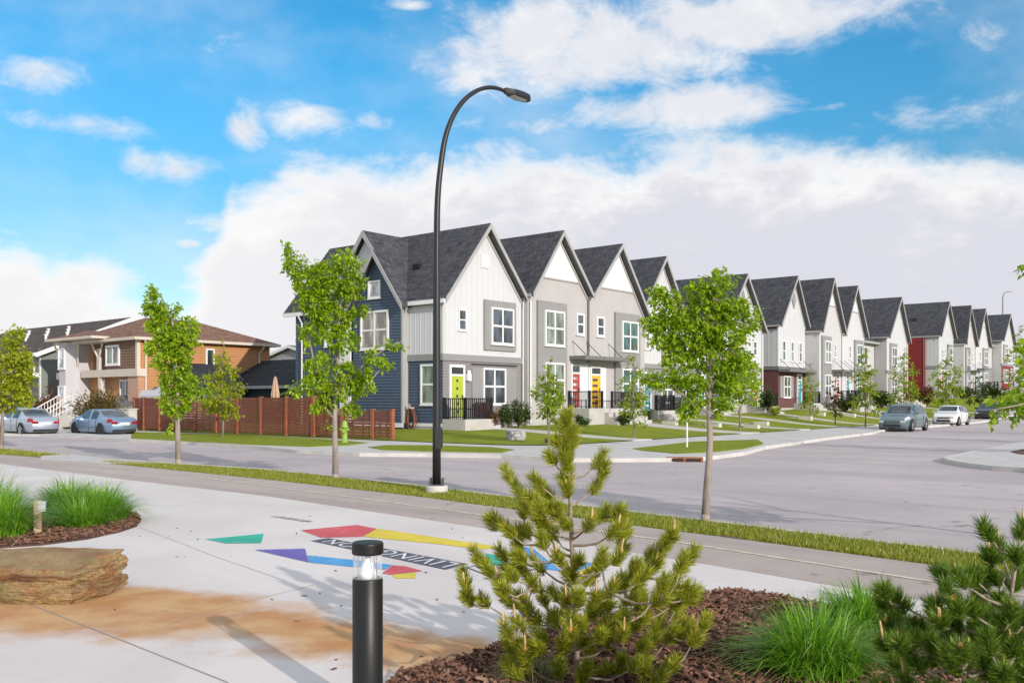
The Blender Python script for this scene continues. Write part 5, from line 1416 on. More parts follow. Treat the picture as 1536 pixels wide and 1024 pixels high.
def small_things():
    # hydrant
    g = G(517, 664, .0); r = thing('fire_hydrant', 'lime green fire hydrant on the boulevard before the fence', 'hydrant', g)
    HY = mat('lime_hydrant_paint', (.26, .40, .07), .5, .08, 5)
    m = MB(); m.lathe([(.16, -.05), (.16, .03), (.11, .04), (.11, .62), (.15, .63), (.15, .68), (.12, .70), (.12, .78), (.10, .84), (.05, .89), (.03, .93)], 16); fixnormals(m.build('barrel', HY, r, True))
    for s in (-1, 1): m = MB(); m.tube([(s*.09, 0, .55), (s*.19, 0, .55)], .055, 10); m.build('outlet', HY, r)
    m = MB(); m.tube([(0, -.09, .50), (0, -.2, .50)], .075, 12); m.build('pumper_outlet', HY, r)
    # utility cabinet
    a = G(185, 643, .1); r = thing('utility_cabinet', 'pale utility cabinet with a small red sticker beside the fence end', 'cabinet', (a.x, a.y, 0), ANG_V+.25)
    m = MB(); m.box(-.75, .75, -.3, .3, -.1, 1.22); m.box(-.8, .8, -.35, .35, 1.22, 1.28); fixnormals(m.build('cabinet_body', mat('cabinet_beige', (.58, .57, .54), .5, .05, 3), r))
    for x in (-.68, -.3, .08):
        m = MB(); m.box(x, x+.34, -.312, -.301, .15, 1.12); fixnormals(m.build('cabinet_door', mat('cabinet_grey', (.42, .45, .46), .4, .05, 3), r))
    m = MB(); m.lathe([(.11, 0), (.11, .01)], 20); o = m.build('red_sticker', mat('sticker_red', (.55, .05, .04), .5), r); o.location = (.60, -.301, .85); o.rotation_euler = (math.pi/2, 0, 0)
    m = MB(); m.lathe([(.06, 0), (.06, .006)], 20); o2 = m.build('sticker_center', mat('sticker_white', (.7, .7, .7), .5), o); o2.location = (0, 0, .0105)
    # folded patio umbrella
    p = at(413, 600, W(0, -13).y); q = G(413, 650, 0)
    Y = 50.5; p = at(413, 602, Y); r = thing('patio_umbrella', 'folded beige patio umbrella rising behind the fence', 'umbrella', (p.x, p.y, .1))
    m = MB(); m.tube([(0, 0, 0), (0, 0, 3.0)], .025, 8); m.build('pole', BLACK, r)
    zt, zb = at(413, 565, Y).z-.1, at(413, 601, Y).z-.1
    m = MB(); prof = [(.02, zt+.03), (.07, zt-.08), (.13, lerp(zt, zb, .4)), (.19, lerp(zt, zb, .75)), (.17, zb+.05), (.12, zb)]; n = 16
    for rad, z in prof:
        for j in range(n): q = rad*(1+.22*(1 if j % 2 else -1)); m.v.append((q*math.cos(2*math.pi*j/n), q*math.sin(2*math.pi*j/n), z))
    for i in range(len(prof)-1):
        for j in range(n): m.f.append((i*n+j, i*n+(j+1) % n, (i+1)*n+(j+1) % n, (i+1)*n+j)); m.m.append(0)
    fixnormals(m.build('canopy', mat('beige_canvas', (.52, .36, .25), .85, .08, 4), r))
    # garden hose on its hanger by the navy wall
    s0 = fs(621, 0); r = thing('garden_hose', 'brown garden hose coiled on a wall hanger beside the navy siding', 'hose', W(-.10, -s0, .35), ANG_U)
    HO = mat('hose_brown', (.20, .07, .035), .5, .2, 8); rr = random.Random(2)
    for k in range(7):
        w, h, o = rr.uniform(.22, .36), rr.uniform(.55, .68), rr.uniform(-.05, .05)
        pts = [(-.06-.02*k, o+w*math.sin(t)*(.65+.35*(1-math.cos(t))/2), 1.0-h*(1-math.cos(t))/1.0*.72) for t in [2*math.pi*i/28 for i in range(29)]]
        m = MB(); m.tube(pts, .02, 6); m.build('hose_coil', HO, r)
    m = MB(); m.tube([(-.1, -.15, .25), (-.18, -.35, -.12), (-.25, -.7, -.25), (-.22, -1.1, -.22), (-.12, -1.5, .05)], .018, 6); m.build('loose_end', mat('hose_grey', (.12, .10, .09), .5), r)
    m = MB(); m.box(-.22, -.0, -.12, .12, .98, 1.06); m.box(-.24, -.2, -.05, .05, 1.0, 1.22); fixnormals(m.build('hanger', mat('hanger_beige', (.5, .38, .3), .6), r))
    # storm inlet
    g = G(1027, 686.5, 0); r = thing('storm_inlet', 'rust coloured storm drain inlet set in the corner kerb', 'drain', g, math.atan2(-1.2, 9))
    RU = mat('rusted_iron', (.30, .10, .04), .8, .3, 8)
    m = MB(); m.box(-.55, .55, -.09, .2, -.13, .02); fixnormals(m.build('frame', RU, r))
    for s in (-.5, .03): m = MB(); m.box(s, s+.46, -.1, -.091, -.10, -.015); fixnormals(m.build('slot', BLACK, r))
    # sign post seen edge-on
    g = G(1030.5, 671, .0); r = thing('sign_post', 'thin white post standing on the small corner grass patch', 'post', g)
    zt = at(1031, 596, g.y).z
    m = MB(); m.tube([(0, 0, -.1), (0, 0, zt)], .032, 8); m.build('post', WTRIM, r)
    m = MB(); m.box(-.02, .02, -.3, .3, zt-.55, zt); fixnormals(m.build('sign_plate', mat('sign_back', (.55, .55, .55), .4), r))
    # path light in the left bed
    g = G(57, 801); r = thing('path_light', 'short square wooden path light post in the left grass bed', 'path light', g, .35)
    m = MB(); m.box(-.045, .045, -.045, .045, -.05, .44); fixnormals(m.build('post', mat('pale_wood', (.50, .36, .24), .7, .15, 5, stretch=(3, 3, .5)), r))
    m = MB(); m.box(.0, .095, -.06, .05, .30, .43); fixnormals(m.build('lamp_box', mat('brushed_metal', (.55, .58, .60), .35, .05, 4, metal=.5), r))
    # concrete step blocks / terraces on the avenue lawns
    ST = mat('retaining_block', (.56, .53, .47), .9, .1, 2, .3, 40)
    spots = [(15.2, 3.4, 1.5, 'concrete retaining block stepping the lawn below the yellow door'), (17.0, 5.2, 1.6, 'second retaining block down the lawn below the yellow door'), (18.8, 6.8, 1.5, 'lowest retaining block down the lawn, left of the white post'),
             (22.5, 5.6, 1.8, 'retaining block between the white post and the middle tree'), (32.2, 4.4, 2.2, 'long retaining block right of the tree trunk behind the middle tree'), (38.2, 3.4, 1.6, 'retaining block on the lawn below the maroon side wall'),
             (41.5, 4.6, 1.6, 'retaining block on the lawn before the maroon brick house'), (47.8, 5.4, 1.6, 'retaining block on the lawn left of the reddish sapling'), (54.0, 6.2, 1.6, 'farthest retaining block on the lawn before the teal crossover')]
    for u, v, w, lb in spots:
        z = T(u, v); r = thing('retaining_block', lb, 'concrete block', W(u, v, z-.08), ANG_V, 'concrete blocks stepping down the lawns')
        m = MB(); m.box(w/2-.9, w/2, -.18, .18, -.3, .26); m.box(-w/2-.4, w/2-.9, -.09, .09, -.3, .16)
        m.build('block', ST, r); 
        for o in r.children: fixnormals(o)
# ------------------------------------------------------------------ vegetation
LEAF = leafmat('street_tree_leaf', (.19, .33, .010), (.46, .62, .024), (.60, .64, .05), .52)
LEAF2 = leafmat('young_tree_leaf', (.18, .27, .016), (.40, .50, .03), (.50, .52, .06), .5)
LEAFD = leafmat('shrub_leaf', (.03, .065, .014), (.075, .125, .02), None, .25)
LEAFR = leafmat('reddish_leaf', (.10, .035, .02), (.20, .09, .03), (.12, .14, .03), .3)
LEAFY = leafmat('yellowish_leaf', (.28, .36, .016), (.50, .54, .035), (.54, .48, .06), .5)
BARK = mat('young_bark', (.26, .20, .165), .85, .25, 6, .5, 40, stretch=(1, 1, .3))
BARKG = mat('grey_bark', (.30, .25, .215), .85, .25, 8, .5, 50, stretch=(1, 1, .3))
def rvec(r):
    while 1:
        v = Vector((r.uniform(-1, 1), r.uniform(-1, 1), r.uniform(-1, 1)))
        if .02 < v.length < 1: return v
def leaf(mb, p, d, nrm, s, w=.55):
    """folded pointed leaf from p along d"""
    d = d.normalized(); x = d.cross(nrm)
    if x.length < 1e-5: x = d.orthogonal()
    x.normalize(); n = x.cross(d)
    k = len(mb.v); m = p+d*s*.45; f = n*s*.10
    mb.v.extend((tuple(p), tuple(m+x*s*w*.5+f), tuple(p+d*s-n*s*.08), tuple(m-x*s*w*.5+f)))
    mb.f.append((k, k+1, k+2)); mb.f.append((k, k+2, k+3)); mb.m.extend((0, 0))
def leafy_tree(name, label, base, trunk, limbs, blobs, nl, ls, seed, group=None, leafm=None, bark=None, r0=.06, cat='tree', droop=.45, parts=True, sub=None):
    """trunk: list of points (local), limbs: list of polylines (local), blobs: (centre, (rx,ry,rz), weight)"""
    r = random.Random(seed); t = thing(name, label, cat, base, 0, group)
    tb = MB(); n = len(trunk)
    tb.tube(trunk, [r0*(1-.8*(i/(n-1))**1.1) for i in range(n)], 9)
    # flare at the base
    tb.tube([trunk[0]-Vector((0, 0, .05)), trunk[0]+Vector((0, 0, .10))], [r0*1.25, r0*1.0], 9)
    for l in limbs: tb.tube(l, [r0*.42*(1-.75*i/(len(l)-1)) for i in range(len(l))], 6)
    nodes = [p for p in trunk[n//3:]]+[p for l in limbs for p in l]
    dense = []
    for l in [trunk[n//3:]]+limbs:
        for a, b in zip(l, l[1:]):
            for k in range(4): dense.append(a.lerp(b, k/4))
    cr = MB(); tw = sum(b[2] for b in blobs)
    for c, rad, w in blobs:
        cnt = max(1, int(nl*w/tw/8))
        for _ in range(cnt):
            v = rvec(r); v = v.normalized()*(v.length**.6)
            p = c+Vector((v.x*rad[0], v.y*rad[1], v.z*rad[2]))
            q = min(dense, key=lambda x: (x-p).length_squared)
            if r.random() < .4: 
                mid = q.lerp(p, .5)+rvec(r)*.03
                tb.tube([q, mid, p], [r0*.08, r0*.05, r0*.02], 4, cap=False)
            out = (p-q); out = out.normalized() if out.length > .01 else rvec(r)
            tl = ls*r.uniform(1.0, 2.4)
            for k in range(8):
                f = k/7
                a = p+out*tl*(f-.5)+rvec(r)*ls*.55
                d = (out*.6+rvec(r)*.9+Vector((0, 0, -droop))).normalized()
                nn = (Vector((0, 0, 1))+rvec(r)*.8).normalized()
                leaf(cr, a, d, nn, ls*r.uniform(.7, 1.25), r.uniform(.5, .8))
    tb.build('trunk', bark or BARK, t, True); cr.build('crown', leafm or LEAF, t)
    return t
def px_tree(name, label, bpx, tr, limbs, blobs, nl, ls, seed, zbase=0.0, Y=None, **k):
    """shapes measured in the photo and laid out at the tree's own distance, with depth of their own"""
    r = random.Random(seed+99)
    b = G(*bpx, zbase); 
    def L(px, py, dy=0.0): return at(px, py, b.y+dy)-b
    T_ = [Vector((0, 0, 0))]+[L(*p) for p in tr]
    lm = []
    for l in limbs:
        dd = r.uniform(-.12, .12); m = len(l)
        lm.append([L(p[0], p[1], dd*(i/(m-1))) for i, p in enumerate(l)])
    bl = []
    sc_ = b.y/FL
    for q in blobs:
        px, py, rx, ry = q[:4]; w = q[4] if len(q) > 4 else rx*ry
        rad = (rx*sc_, min(rx, ry)*sc_*1.15, ry*sc_); bl.append((L(px, py, r.uniform(-.3, .3)*rx*sc_*.8), rad, w))
    return leafy_tree(name, label, b, T_, lm, bl, nl, ls, seed, **k)
def trees():
    g = 'young street trees on the near verge'
    px_tree('street_tree', 'tall slim street tree left of centre with a forked leaning crown', (268, 694), [(267, 660), (266, 620), (266, 570), (264, 520), (258, 480), (240, 440)],
            [[(266, 560), (278, 520), (278, 490)], [(264, 520), (240, 480), (228, 445)], [(266, 600), (290, 588), (312, 586)]],
            [(229, 452, 11, 20), (238, 470, 16, 18), (262, 467, 6, 9, 60), (243, 490, 17, 18), (279, 492, 16, 17), (270, 513, 24, 20), (247, 518, 27, 17), (258, 545, 25, 22), (268, 572, 26, 20), (263, 598, 22, 18), (290, 588, 14, 9), (308, 586, 8, 5, 60), (262, 616, 13, 8), (254, 642, 4, 6, 20)], 7200, .115, 1, group=g, bark=BARKG, r0=.085)
    px_tree('street_tree', 'street tree beside the lamp with one long limb reaching right', (503, 717), [(503, 680), (502, 640), (503, 600), (506, 560), (508, 500), (512, 440), (512, 400)],
            [[(503, 620), (475, 560), (455, 470), (440, 400), (428, 372)], [(504, 585), (540, 552), (570, 528), (602, 512)], [(506, 540), (478, 480), (470, 420)], [(507, 510), (530, 460), (528, 400)], [(503, 630), (470, 590), (432, 583)], [(503, 625), (540, 590), (575, 548)]],
            [(432, 380, 9, 14), (445, 402, 16, 18), (462, 425, 20, 22), (520, 398, 22, 20), (488, 410, 20, 18), (495, 440, 32, 24), (530, 432, 18, 20), (470, 455, 26, 20), (540, 466, 14, 9), (500, 478, 32, 20), (470, 500, 20, 18), (515, 510, 22, 22), (560, 536, 16, 10), (590, 518, 14, 7), (574, 547, 12, 7), (545, 560, 16, 12), (480, 545, 20, 18), (520, 560, 20, 18), (475, 575, 24, 14), (443, 584, 14, 7), (510, 590, 30, 16), (540, 580, 20, 14), (490, 608, 24, 10), (530, 612, 14, 9), (497, 640, 4, 4, 14)], 9600, .10, 2, group=g, bark=BARKG, r0=.072)
    px_tree('street_tree', 'bushy street tree right of centre in front of the row houses', (1058, 781), [(1060, 740), (1063, 700), (1065, 660), (1064, 620), (1064, 570), (1066, 520), (1070, 450), (1072, 415)],
            [[(1064, 620), (1030, 595), (1000, 578), (968, 566)], [(1064, 600), (1040, 540), (1010, 500), (985, 480)], [(1065, 560), (1095, 520), (1125, 485)], [(1066, 520), (1040, 470), (1000, 445)], [(1064, 630), (1090, 605), (1100, 590)], [(1064, 590), (1060, 520), (1050, 440)]],
            [(1075, 425, 24, 18), (1050, 442, 24, 18), (1000, 448, 24, 14), (985, 438, 10, 7), (1095, 462, 26, 18), (1125, 478, 14, 16), (1060, 470, 38, 20), (1015, 475, 30, 18), (985, 485, 22, 12), (1040, 503, 40, 22), (1090, 500, 34, 20), (1000, 510, 20, 14), (1070, 535, 42, 24), (1020, 540, 24, 16), (1110, 540, 20, 20), (1040, 575, 22, 16), (992, 570, 22, 12), (970, 566, 10, 8), (1015, 575, 16, 10), (1085, 575, 26, 18), (1040, 602, 20, 14), (1030, 618, 12, 7), (1085, 605, 18, 10), (1075, 620, 8, 6)], 11000, .072, 3, group=g, bark=BARKG, r0=.062)
    px_tree('street_tree', 'bushy light green street tree at the left edge of the photo', (2, 671), [(3, 650), (4, 625), (8, 590), (12, 550), (18, 515)],
            [[(4, 620), (25, 595), (40, 575)], [(5, 610), (-20, 580), (-30, 550)]],
            [(22, 505, 13, 12), (12, 530, 26, 18), (30, 540, 16, 14), (5, 560, 34, 18), (34, 570, 18, 14), (10, 590, 32, 16), (35, 598, 12, 10), (5, 608, 20, 10), (-25, 560, 20, 28)], 4600, .16, 4, group=g, leafm=LEAFY, r0=.08)
    # tree whose trunk is right of the frame: its low limbs hang into view
    b = Vector((8.1, 10.6, -.02)); r = []
    def L(px, py, Y): return at(px, py, Y)-b
    tr = [Vector((0, 0, 0)), Vector((0, .03, .8)), Vector((.03, 0, 1.6)), Vector((0, .05, 2.4)), Vector((.05, 0, 3.2)), Vector((0, 0, 4.2))]
    lm = [[Vector((0, .02, 1.3)), L(1660, 600, 10.4), L(1590, 600, 10.2), L(1530, 607, 10.1), L(1488, 615, 10.0)], [Vector((0, .02, 1.9)), L(1640, 520, 10.8), L(1580, 545, 10.6), L(1535, 560, 10.6)], [Vector((0, .02, 2.6)), L(1640, 400, 10.5), L(1560, 402, 10.5), L(1530, 399, 10.5)], [Vector((0, 0, 2.0)), Vector((.8, .3, 2.8)), Vector((1.1, .5, 3.3))]]
    s = 10.2/FL
    def B(px, py, rx, ry, Y=10.2, w=None): return (L(px, py, Y), (rx*s, min(rx, ry)*s*1.3, ry*s), w or rx*ry)
    bl = [B(1500, 612, 14, 10), B(1520, 604, 18, 12), B(1492, 628, 12, 6), B(1530, 620, 14, 10), B(1490, 602, 9, 5), B(1545, 596, 20, 20), B(1528, 560, 7, 16), B(1545, 540, 16, 34), B(1531, 398, 7, 4, 10.5), B(1560, 400, 20, 12, 10.5), B(1600, 600, 40, 30), B(1620, 500, 50, 70), B(1690, 420, 90, 110), B(1720, 560, 90, 60), B(1640, 390, 60, 50), B(1750, 330, 60, 60)]
    leafy_tree('street_tree', 'leafy limbs of a street tree reaching in at the right edge', b, tr, lm, bl, 7500, .09, 5, group=g, bark=BARKG, r0=.07)
    # boulevard and front yard trees
    y = 'small trees on the far boulevard and front lawns'
    def small(label, bpx, top, cw, nl, ls, seed, z, leafm=LEAF2, clear=.33, pos=None, r0=.04):
        b = G(*bpx, z) if pos is None else pos
        px0, py0 = bpx; Yb = b.y
        b = Vector((b.x, b.y, b.z-.05)) if pos is None else pos
        h = at(px0, top, Yb).z-b.z; w = cw/2*Yb/FL; rr = random.Random(seed)
        tr = [Vector((rr.uniform(-.03, .03)*i, rr.uniform(-.03, .03)*i, h*.93*i/6)) for i in range(7)]
        lm, bl = [], []
        for k in range(9):
            f = lerp(clear, .95, k/8); an = k*2.4; ww = w*(math.sin(min(1, (1.02-f)/(1.02-clear)*1.25)*math.pi/2))*(1 if f > clear+.08 else .75)
            c = Vector((math.cos(an)*ww*.5, math.sin(an)*ww*.5, h*f))
            lm.append([Vector((0, 0, h*max(.15, f-.12))), c*.6+Vector((0, 0, h*f*.4-.05)), c])
            bl.append((c, (ww*.62, ww*.62, h*.085), ww*ww+.02))
        return leafy_tree('yard_tree', label, b, tr, lm, bl, nl, ls, seed, group=y, leafm=leafm, r0=r0)
    small('yellowish green young tree on the boulevard before the wooden fence', (334, 655), 512, 66, 2600, .15, 11, 0, LEAFY, .25, r0=.06)
    small('small round tree on the corner lawn by the pine top', (823, 664), 543, 52, 1600, .13, 12, .1, LEAF2, .34)
    small('slender sparse tree right of the yellow door railing', (951, 655), 522, 52, 1300, .12, 13, .1, LEAF2, .22)
    small('rounded green tree standing behind the middle street tree', (1110, 643), 520, 74, 2400, .17, 14, .15, LEAF, .38, r0=.06)
    def up(px, Y, u=None): 
        x = (px-768)/FL*Y; p = Vector((x, Y, 0)); a, b = uv(p); p.z = T(a, b)-.05; return p
    def far(label, px, base, top, cw, Y, nl, ls, seed, lm=LEAF2, clear=.2): small(label, (px, base), top, cw, nl, ls, seed, 0, lm, clear, up(px, Y), .05)
    far('slim young tree before the maroon brick house', 1215, 608, 548, 28, 66, 700, .17, 15)
    far('reddish sapling on the lawn left of the bigger avenue trees', 1253, 625, 560, 26, 62, 420, .16, 16, LEAFR, .25)
    far('tall slim green tree left of the teal crossover', 1298, 622, 512, 40, 60, 1200, .19, 17, LEAF2, .22)
    far('green tree standing behind the teal crossover', 1356, 606, 515, 42, 73, 1100, .21, 18)
    far('wide green tree between the white hatchback and the red wall', 1420, 606, 522, 52, 84, 1300, .25, 19)
    far('dark bushy tree at the far end of the lawns, left of the tall vehicle', 1470, 606, 560, 30, 92, 500, .28, 20, LEAFD)
    far('pale tree at the far right above the tall vehicle', 1530, 600, 480, 44, 112, 900, .3, 27)
    # trees right of the frame whose shadows lie across the avenue
    for i, (u_, v_) in enumerate(((2, 29.5), (12, 30.2), (23, 30.0))):
        p = W(u_, v_, 0); small('opposite street tree whose long shadow falls across the avenue', (0, 0), 0, 0, 0, .1, 30+i, 0) if 0 else opp(p, 30+i)
def opp(p, seed):
    r = random.Random(seed); tr = [Vector((0, 0, .75*i)) for i in range(8)]; lm = []; bl = []
    for k in range(9):
        an = k*2.4; f = 1.8+k*.42; w = 1.0*(1-(k/9)**2)+.25
        c = Vector((math.cos(an)*w*.6, math.sin(an)*w*.6, f)); lm.append([Vector((0, 0, f-.5)), c]); bl.append((c, (w*.7, w*.7, .5), w))
    leafy_tree('opposite_tree', 'opposite street tree out past the right edge, shadow on the avenue', p, tr, lm, bl, 1500, .18, seed, group='trees across the avenue')
def shrub(label, c, rx, rz, n, ls, seed, m=None, up_=.3, cat='shrub', group='shrubs beside the houses'):
    r = random.Random(seed); t = thing('shrub', label, cat, c, 0, group)
    st = MB(); lv = MB()
    for k in range(max(6, n//60)):
        a = r.uniform(0, 6.28); q = r.uniform(.2, 1)*rx; h = rz*r.uniform(.55, 1.0)*(1-.35*(q/rx)**2)
        tip = Vector((math.cos(a)*q, math.sin(a)*q, h)); st.tube([Vector((0, 0, -.1)), tip*.5+Vector((0, 0, .05)), tip], [.018, .012, .005], 5, cap=False)
        for _ in range(n//max(6, n//60)):
            f = r.uniform(.3, 1.0); p = tip*f+rvec(r)*rx*.30; p.z = abs(p.z)+.02
            leaf(lv, p, (rvec(r)+Vector((p.x, p.y, up_*rz))*1.2).normalized(), (Vector((0, 0, 1))+rvec(r)).normalized(), ls*r.uniform(.7, 1.3), .6)
    st.build('stem', BARK, t); lv.build('foliage', m or LEAFD, t); return t
def shrubs():
    def P(px, py, dz=.3, v=None):
        g = G(px, py, dz); a, b = uv(g); return Vector((g.x, g.y, T(a, b)))
    def onwall(px, v): u = fu(px, v); return W(u, v, T(u, v))
    shrub('reddish rounded shrub at the corner house steps', onwall(738, 1.3), .42, 1.0, 900, .11, 41, LEAFR)
    shrub('dense dark green shrub under the corner house window', onwall(758, 1.2), .5, 1.25, 1300, .12, 42)
    shrub('taller dark green shrub at the right end of the corner house', onwall(779, 1.3), .55, 1.55, 1700, .12, 43)
    shrub('low shrub beside the red door steps', onwall(872, 2.4), .5, .6, 700, .12, 44)
    shrub('low rounded shrub left of the slender tree', onwall(937, 3.0), .55, .75, 800, .13, 45); shrub('low spreading shrub right of the slender tree', onwall(965, 2.0), .9, .8, 1100, .14, 46)
    shrub('tall dark shrub below the maroon side wall', onwall(1150, 1.5), .6, 2.1, 1000, .17, 47); shrub('lime green low plant beside the maroon house foundation', onwall(1163, 2.6), .6, .55, 500, .15, 48, LEAFY)
    shrub('mounded shrub left of the reddish sapling', onwall(1268, 3.0), 1.0, 1.3, 1000, .2, 49); shrub('dark shrub behind the reddish sapling', onwall(1280, 1.6), 1.1, 1.4, 900, .2, 50)
    shrub('broad shrub before the low eaved house up the avenue', onwall(1322, 2.4), 1.3, 1.7, 1000, .24, 51); shrub('reddish shrub before the bright red wall', onwall(1392, 3.4), 1.1, 2.2, 900, .26, 52, LEAFR)
    shrub('low green hedge plant before the farthest white houses', onwall(1485, 4.0), 2.0, 1.5, 900, .3, 53); shrub('round shrub below the red door far up the avenue', onwall(1445, 2.5), 1.0, 1.5, 600, .28, 54)
    g = G(137, 646, .1); shrub('wide copper and green shrub in front of the tan house', Vector((g.x-.8, g.y+3.0, 0)), 1.45, 2.6, 3200, .17, 55, leafmat('copper_leaf', (.10, .07, .015), (.20, .15, .03), (.24, .10, .04), .35))
    g = G(45, 640, .1); shrub('brownish bush beside the porch of the grey green house', Vector((g.x-1.0, g.y+4, 0)), 1.2, 2.6, 1800, .18, 56, LEAFR)
# ------------------------------------------------------------------ grasses
BLADE = leafmat('fescue_blade', (.07, .23, .010), (.33, .60, .04), (.66, .66, .28), .45)
TURF = leafmat('turf_blade', (.18, .23, .018), (.38, .39, .05), (.54, .47, .18), .35)
def blade(mb, p, az, ln, lean, w, r):
    d = Vector((math.cos(az), math.sin(az), 0)); s = Vector((-d.y, d.x, 0)); k = len(mb.v); n = 4
    for i in range(n+1):
        t = i/n; x = lean*ln*t*t; z = ln*(t-.42*lean*t*t*t*1.3)
        q = p+d*x+Vector((0, 0, z)); ww = w*(1-t)**.7
        if i < n: mb.v.append(tuple(q-s*ww)); mb.v.append(tuple(q+s*ww))
        else: mb.v.append(tuple(q))
    for i in range(n-1): mb.f.append((k+2*i, k+2*i+1, k+2*i+3, k+2*i+2)); mb.m.append(0)
    mb.f.append((k+2*n-2, k+2*n-1, k+2*n)); mb.m.append(0)
def clump(label, c, rad, h, n, seed, w=.0035, m=None, group='ornamental grass clumps in the beds'):
    r = random.Random(seed); mb = MB()
    for _ in range(n):
        a = r.uniform(0, 6.28); q = rad*math.sqrt(r.random()); p = Vector((math.cos(a)*q, math.sin(a)*q, -.02))
        az = a+r.gauss(0, .7) if r.random() < .8 else r.uniform(0, 6.28)
        blade(mb, p, az, h*r.uniform(.6, 1.1)*(1.06-.42*(q/rad)**2), r.uniform(.25, 1.2)*(.45+.95*q/rad), w*r.uniform(.6, 1.3), r)
    o = mb.build('grass_clump', m or BLADE, None, True); o.location = c
    return tag(o, label, 'ornamental grass', group)
def inpoly(x, y, poly):
    c = False; n = len(poly)
    for i in range(n):
        a, b = poly[i], poly[i-1]
        if (a.y > y) != (b.y > y) and x < (b.x-a.x)*(y-a.y)/(b.y-a.y)+a.x: c = not c
    return c
def turf(name, poly, n, h, w, z, seed, near=None):
    r = random.Random(seed); mb = MB(); x0, x1 = min(p.x for p in poly), max(p.x for p in poly); y0, y1 = min(p.y for p in poly), max(p.y for p in poly); k = 0; tries = 0
    while k < n and tries < n*60:
        tries += 1; x, y = r.uniform(x0, x1), r.uniform(y0, y1)
        if near and r.random() > (near/max(near, y))**1.3: continue
        if not inpoly(x, y, poly): continue
        k += 1; a = r.uniform(0, 6.28); hh = h*r.uniform(.5, 1.3)*(1+.35*noise.noise(Vector((x*1.7, y*1.7, 0)))); l = r.uniform(0, .6)*hh
        d = Vector((math.cos(a), math.sin(a))); q = len(mb.v); b = r.uniform(0, 6.28); s = Vector((math.cos(b), math.sin(b)))*w*r.uniform(.7, 1.4)
        mb.v.extend(((x-s.x, y-s.y, z), (x+s.x, y+s.y, z), (x+d.x*l, y+d.y*l, z+hh))); mb.f.append((q, q+1, q+2)); mb.m.append(0)
    o = mb.build(name, TURF); return tag(o, kind='stuff')
def beds():
    MUL = mat('mulch_ground', (.085, .042, .028), .95, .35, 9, .8, 50)
    left_pts = [(-60, 768), (60, 763), (130, 762), (180, 766), (206, 773), (212, 780), (204, 789), (180, 797), (130, 808), (60, 817), (0, 821), (-80, 824)]
    lp = [G(*p) for p in left_pts]; lp[0] = G(-60, 768)
    uvpoly('planting_bed', lp, .012, MUL, .05)
    rp = [G(*p) for p in ((600, 1012), (640, 1003), (740, 972), (850, 938), (985, 913), (1050, 895), (1092, 885.5), (1140, 892), (1190, 901), (1380, 936), (1700, 990))]
    rp += [Vector((5.2, 3.2, 0)), Vector((4.0, 1.2, 0)), Vector((-.2, 1.2, 0)), Vector((-.62, 4.4, 0)), G(566, 1050)]
    uvpoly('planting_bed', rp, .015, MUL, .06)
    ed = [G(*p) for p in ((1050, 895), (1092, 885.5), (1140, 892), (1190, 901), (1380, 936), (1700, 990))]
    ed = resamp(ed, .5); strip('bed_edging', ed, offset(ed, .07), KERB, .03, .1)
    CH = leafmat('bark_chips', (.06, .026, .016), (.26, .125, .08), (.42, .28, .20), 0, .9)
    r = random.Random(3)
    for nm, poly, n, hmax in (('bark_mulch', lp, 4200, .025), ('bark_mulch', rp, 17000, .025)):
        mb = MB(); x0, x1 = min(p.x for p in poly), max(p.x for p in poly); y0, y1 = min(p.y for p in poly), max(p.y for p in poly); k = 0
        if nm and n == 17000: y0 = 3.6
        while k < n:
            x, y = r.uniform(x0, x1), r.uniform(y0, y1)
            if not inpoly(x, y, poly): continue
            k += 1; c = Vector((x, y, .02+r.uniform(0, hmax))); ln = r.uniform(.010, .042); w = min(.009, ln*r.uniform(.2, .5)); t = r.uniform(.003, .008)
            R_ = Matrix.Rotation(r.uniform(0, 6.28), 3, 'Z') @ Matrix.Rotation(r.gauss(0, .35), 3, 'X') @ Matrix.Rotation(r.gauss(0, .3), 3, 'Y')
            mb.hexa([tuple(c+R_ @ Vector(q)) for q in ((-ln, -w, -t), (ln, -w*.6, -t), (ln, w*.7, -t), (-ln, w, -t), (-ln, -w, t), (ln, -w*.6, t), (ln, w*.7, t), (-ln, w, t))])
        tag(mb.build(nm, CH), kind='stuff')
    db = MB(); rr = random.Random(9)
    for _ in range(150):
        x, y = rr.uniform(-5, 2.2), rr.uniform(4.6, 14)
        if inpoly(x, y, lp) or inpoly(x, y, rp): continue
        near_ = min(min(abs(x-p.x)+abs(y-p.y) for p in rp[:11]), min(abs(x-p.x)+abs(y-p.y) for p in lp))
        if near_ > .9 and rr.random() < .72: continue
        a = rr.uniform(0, 6.28); ln = rr.uniform(.008, .026); w = rr.uniform(.003, .008); d = Vector((math.cos(a)*ln, math.sin(a)*ln, 0)); s = Vector((-math.sin(a)*w, math.cos(a)*w, 0)); c = Vector((x, y, -.006))
        z = Vector((0, 0, rr.uniform(.004, .010)))
        db.hexa([tuple(q) for q in (c-d-s, c+d-s*.6, c+d+s*.5, c-d+s, c-d-s+z, c+d-s*.6+z, c+d+s*.5+z, c-d+s+z)])
    tag(db.build('litter', CH), kind='stuff')
    # left bed grass
    for i, (px, py, rad, h, n, lb) in enumerate(((-4, 806, .32, .76, 1500, 'ornamental grass clump at the left edge of the photo, nearest in the bed'), (-18, 775, .45, .78, 800, 'ornamental grass clump at the far left edge behind the nearest one'), (104, 773, .34, .70, 1300, 'tall ornamental grass clump right behind the wooden path light'), (150, 781, .36, .66, 1500, 'ornamental grass clump at the rounded right end of the left bed'), (122, 790, .30, .50, 1100, 'low front ornamental grass clump just right of the wooden path light'))):
        clump(lb, G(px, py), rad, h*1.17, n, 60+i, .007)
